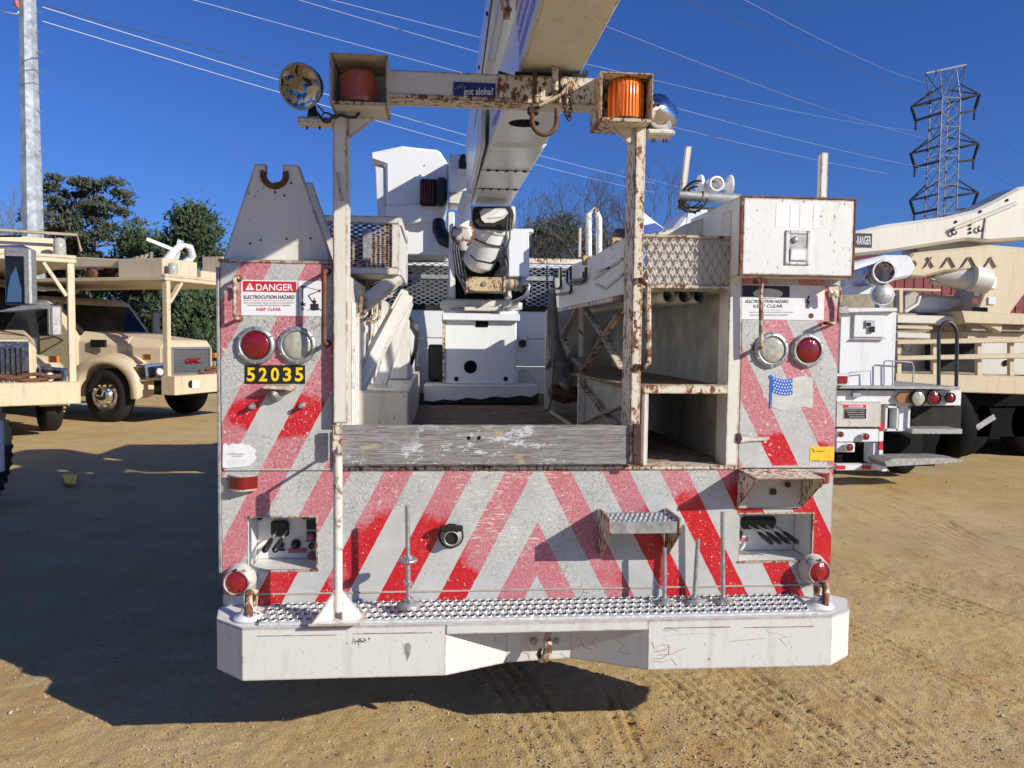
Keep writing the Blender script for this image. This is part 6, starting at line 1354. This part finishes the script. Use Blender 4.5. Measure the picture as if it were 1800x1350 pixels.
wr_=[((74,12,20),(1150,322,60),'wire_bright','bright power line leaving the top of the steel pole and passing behind the gantry'),
((74,37,20),(1150,338,60),'wire_bright','lower bright power line from the steel pole, passing under the left beacon'),
((74,8,20),(820,185,60),'wire_dark','thin dark power line just above the bright ones from the steel pole'),
((330,-3,25),(1560,305,70),'wire_bright','power line entering the top edge left of the floodlight, sloping behind the left beacon'),
((505,-6,24),(1660,300,90),'wire_mid','pale power line over the crossbar toward the middle tower arm'),
((560,-6,24),(1612,230,95),'wire_bright','bright power line nearest the white boom at the top edge'),
((1020,28,30),(1640,245,95),'wire_mid','upper of the close pair of pale lines right of the boom, heading to the tower'),
((1020,38,30),(1800,292,95),'wire_dark','lower line of the close pair right of the boom, passing the tower'),
((1020,60,30),(1609,302,95),'wire_dark','thin line from the boom to the left end of the middle tower arm'),
((1195,-5,35),(1800,222,100),'wire_dark','thin dark line from the top edge to right of the tower'),
((1300,-5,30),(1640,148,90),'wire_mid','pale line from the top edge to the tower top'),
((1150,185,35),(1607,384,95),'wire_dark','thin dark line from the right beacon to the lowest left tower arm'),
((1150,205,35),(1800,395,105),'wire_dark','dark line starting just below the right beacon and passing under the tower arms'),
((960,225,30),(1500,345,80),'wire_dark','faint line crossing behind the right gantry post toward the white corner box'),
((1090,300,45),(1600,420,100),'wire_mid','lowest pale line behind the two upright stakes'),
((1713,202,95),(1830,300,70),'wire_dark','line dropping right from the top right tower arm'),
((1711,289,95),(1830,350,75),'wire_dark','line dropping right from the middle right tower arm'),
((1480,95,70),(1840,330,70),'wire_dark','faint line above the tower running off the right edge')]
for (a,b,m_,lb_) in wr_:
    p=P(*a);q=P(*b); far=max(a[2],b[2]); wire(p,q,(q-p).length*.006,(.010 if m_=='wire_bright' else .012)*(.7+.6*((a[0]*7)%10)/10),m_,lb_)
# ================================================================== trees
def bare(name,label,base,height,spread,seed,depth=6,r0=.14,group=None,mat='bark',trunk=.35,lean=0):
    rnd=random.Random(seed); TRK=MB(); CR_=MB(); cnt=[0]
    def rec(p,d,L,r,k):
        n=3; pts=[p]; rr=[r]; dd=d.copy()
        for i in range(n):
            dd=(dd+Vector((rnd.gauss(0,.13),rnd.gauss(0,.13),rnd.gauss(.03,.08)))).normalized(); pts.append(pts[-1]+dd*L/n); rr.append(r*(1-.35*(i+1)/n))
        (TRK if k>=depth-1 else CR_).tube(pts,rr,5 if k>2 else 3,caps=False); cnt[0]+=1
        if k==0: return
        nb=rnd.choice((2,3,3)) if k<depth else 4
        for j in range(nb):
            a=rnd.random()*6.28; tilt=rnd.uniform(.3,.8)*spread; o=dd.orthogonal().normalized(); o=(Matrix.Rotation(a,3,dd)@o)
            nd=(dd*math.cos(tilt)+o*math.sin(tilt)); nd.z+=.12; nd.normalize(); rec(pts[-1-rnd.choice((0,0,1))],nd,L*rnd.uniform(.62,.82),r*.62,k-1)
    t=thing(name,label,'tree',tuple(base),group=group)
    rec(Vector(base),Vector((lean,0,1)).normalized(),height*trunk*1.05,r0*1.1,depth)
    TRK.build('trunk',mat,t); CR_.build('crown',mat,t); return t
def ev(name,label,base,height,width,seed,leaf='pine_needles',n=9000,pine=False,group=None,z0=.15,s=.16,clumps=60):
    rnd=random.Random(seed); t=thing(name,label,'tree',tuple(base),group=group); b=Vector(base); TR=MB(); 
    trunks=[(0,0)] if not pine else [(-.15*width,0),(.12*width,.2)]
    cl=[]
    for i in range(clumps):
        h=z0+(1-z0)*rnd.random()**(.8 if pine else 1.0); prof=(math.sin(min(1,(h-z0)/(1-z0)*1.0+.12)*math.pi*.93)**.55) if not pine else (.35+.65*math.sin(min(1,(h-z0)/(1-z0))*math.pi*.9)**.6)
        a=rnd.random()*6.28; R_=width*.5*prof*math.sqrt(rnd.random())*1.0
        c=b+Vector((math.cos(a)*R_,math.sin(a)*R_*.8,h*height)); cl.append((c,width*(.058 if pine else .11)*rnd.uniform(.7,1.4)))
    for (ox,oy) in trunks:
        pts=[b+Vector((ox*(i/6)**.6+rnd.gauss(0,.06),oy*i/6,height*.95*i/6)) for i in range(7)]; TR.tube(pts,[.022*height*(1-.8*i/6) for i in range(7)],7,caps=False)
        if pine:
            for c,r in cl:
                if rnd.random()<.5: p=pts[min(6,int((c.z-b.z)/height*6))]; TR.tube([p,(p+c)/2+Vector((0,0,-.1)),c],[.05,.035,.015],4,caps=False)
    TR.build('trunk','bark',t); CRN=MB()
    for k in range(n):
        c,r=cl[int(rnd.random()*len(cl))]; v=Vector((rnd.gauss(0,1),rnd.gauss(0,1),rnd.gauss(0,.38 if pine else .8)))*r*.62; p=c+v
        d=Vector((rnd.gauss(0,1),rnd.gauss(0,1),rnd.gauss(0,1)+.4)).normalized(); o=d.orthogonal().normalized()*s*.30; L_=s*rnd.uniform(.6,1.5)
        CRN.add([p-o,p+o,p+d*L_],[(0,1,2)])
    CRN.build('crown',leaf,t); return t
def at(u,Y,z=0): p=P(u,600,Y); return Vector((p.x,Y,z))
Yf=52
def H_at(v,u,Y): return P(u,v,Y).z
ev('pine_tree','tall open loblolly type pine with layered crown just right of the steel pole',at(150,Yf),H_at(318,150,Yf),6.6,11,n=12500,pine=True,z0=.34,s=.24,clumps=120)
ev('evergreen_tree','rounded dark evergreen rising left of the white boom rest',at(350,46),H_at(376,350,46),5.4,12,'dark_leaf',n=15000,z0=.05,s=.26,clumps=120)
ev('evergreen_tree','low dark evergreen between the tall pine and the rounded evergreen',at(245,50),H_at(412,245,50),5.0,13,'dark_leaf',n=9000,z0=.05,s=.26,clumps=70)
ev('evergreen_tree','broad olive green tree under the tall pine, right of the steel pole',at(115,54),H_at(428,115,54),5.5,14,'pine_needles',n=9000,z0=.05,s=.28,clumps=70)
ev('bushy_tree','bushy green tree showing under the rack of the tan truck',at(335,30),H_at(520,335,30),4.5,15,'dark_leaf',n=7000,z0=.02,s=.2,clumps=70)
ev('evergreen_tree','dark evergreen behind the bare trees, right of the white valve box',at(975,58),H_at(392,975,58),7.5,16,'pine_needles',n=11000,z0=.05,s=.3,clumps=90)
ev('evergreen_tree','dark evergreen behind the hoop rail, left of the rusty post',at(1045,60),H_at(425,1045,60),7.0,17,'pine_needles',n=9000,z0=.05,s=.3,clumps=80)
Yb=48
bare('bare_tree','largest bare tree, trunk rising just left of the hoop rail',at(1024,Yb),H_at(300,1024,Yb),1.15,21,depth=7,r0=.17,trunk=.30)
bare('bare_tree','slim bare tree between the white valve box and the largest bare tree',at(957,Yb+3),H_at(330,957,Yb),.8,22,depth=6,r0=.12,trunk=.33)
bare('bare_tree','bare tree partly hidden behind the white lower boom',at(905,Yb+2),H_at(322,905,Yb),1.0,23,depth=7,r0=.12,trunk=.30)
bare('bare_tree','thin straight bare tree right of the hoop rail',at(1072,Yb-2),H_at(330,1072,Yb),.9,24,depth=6,r0=.10,trunk=.38)
bare('bare_tree','bare tree just right of the rusty gantry post',at(1163,Yb),H_at(322,1163,Yb),.8,25,depth=6,r0=.10,trunk=.30)
bare('bare_tree','small bare tree visible in the gap right of the bucket',at(800,Yb+4),H_at(375,800,Yb),.9,26,depth=6,r0=.08,trunk=.30)
bare('bare_tree','pale bare tree at the far left edge beyond the steel pole',at(12,60),H_at(345,12,60),.9,27,depth=7,r0=.10,trunk=.30,mat='bark_pale')
bare('bare_tree','pale bare tree half hidden by the steel pole',at(45,62),H_at(360,45,62),.9,28,depth=6,r0=.10,trunk=.30,mat='bark_pale')
# far treeline
rnd=random.Random(5); TL=MB()
for k in range(26000):
    x=rnd.uniform(-75,75); y=70+rnd.random()*6; h=4.6+1.6*noise.noise(Vector((x*.13,0,3)))+.8*noise.noise(Vector((x*.6,1,3))); p=Vector((x,y,rnd.random()**.8*h)); d=Vector((rnd.gauss(0,1),rnd.gauss(0,1),rnd.gauss(0,1)+.3)).normalized(); o=d.orthogonal().normalized()*.22
    TL.add([p-o,p+o,p+d*.75],[(0,1,2)])
kind(TL.build('treeline','brush',None),'stuff')
for o in S.objects:
    if 'base' in o.keys(): del o['base']
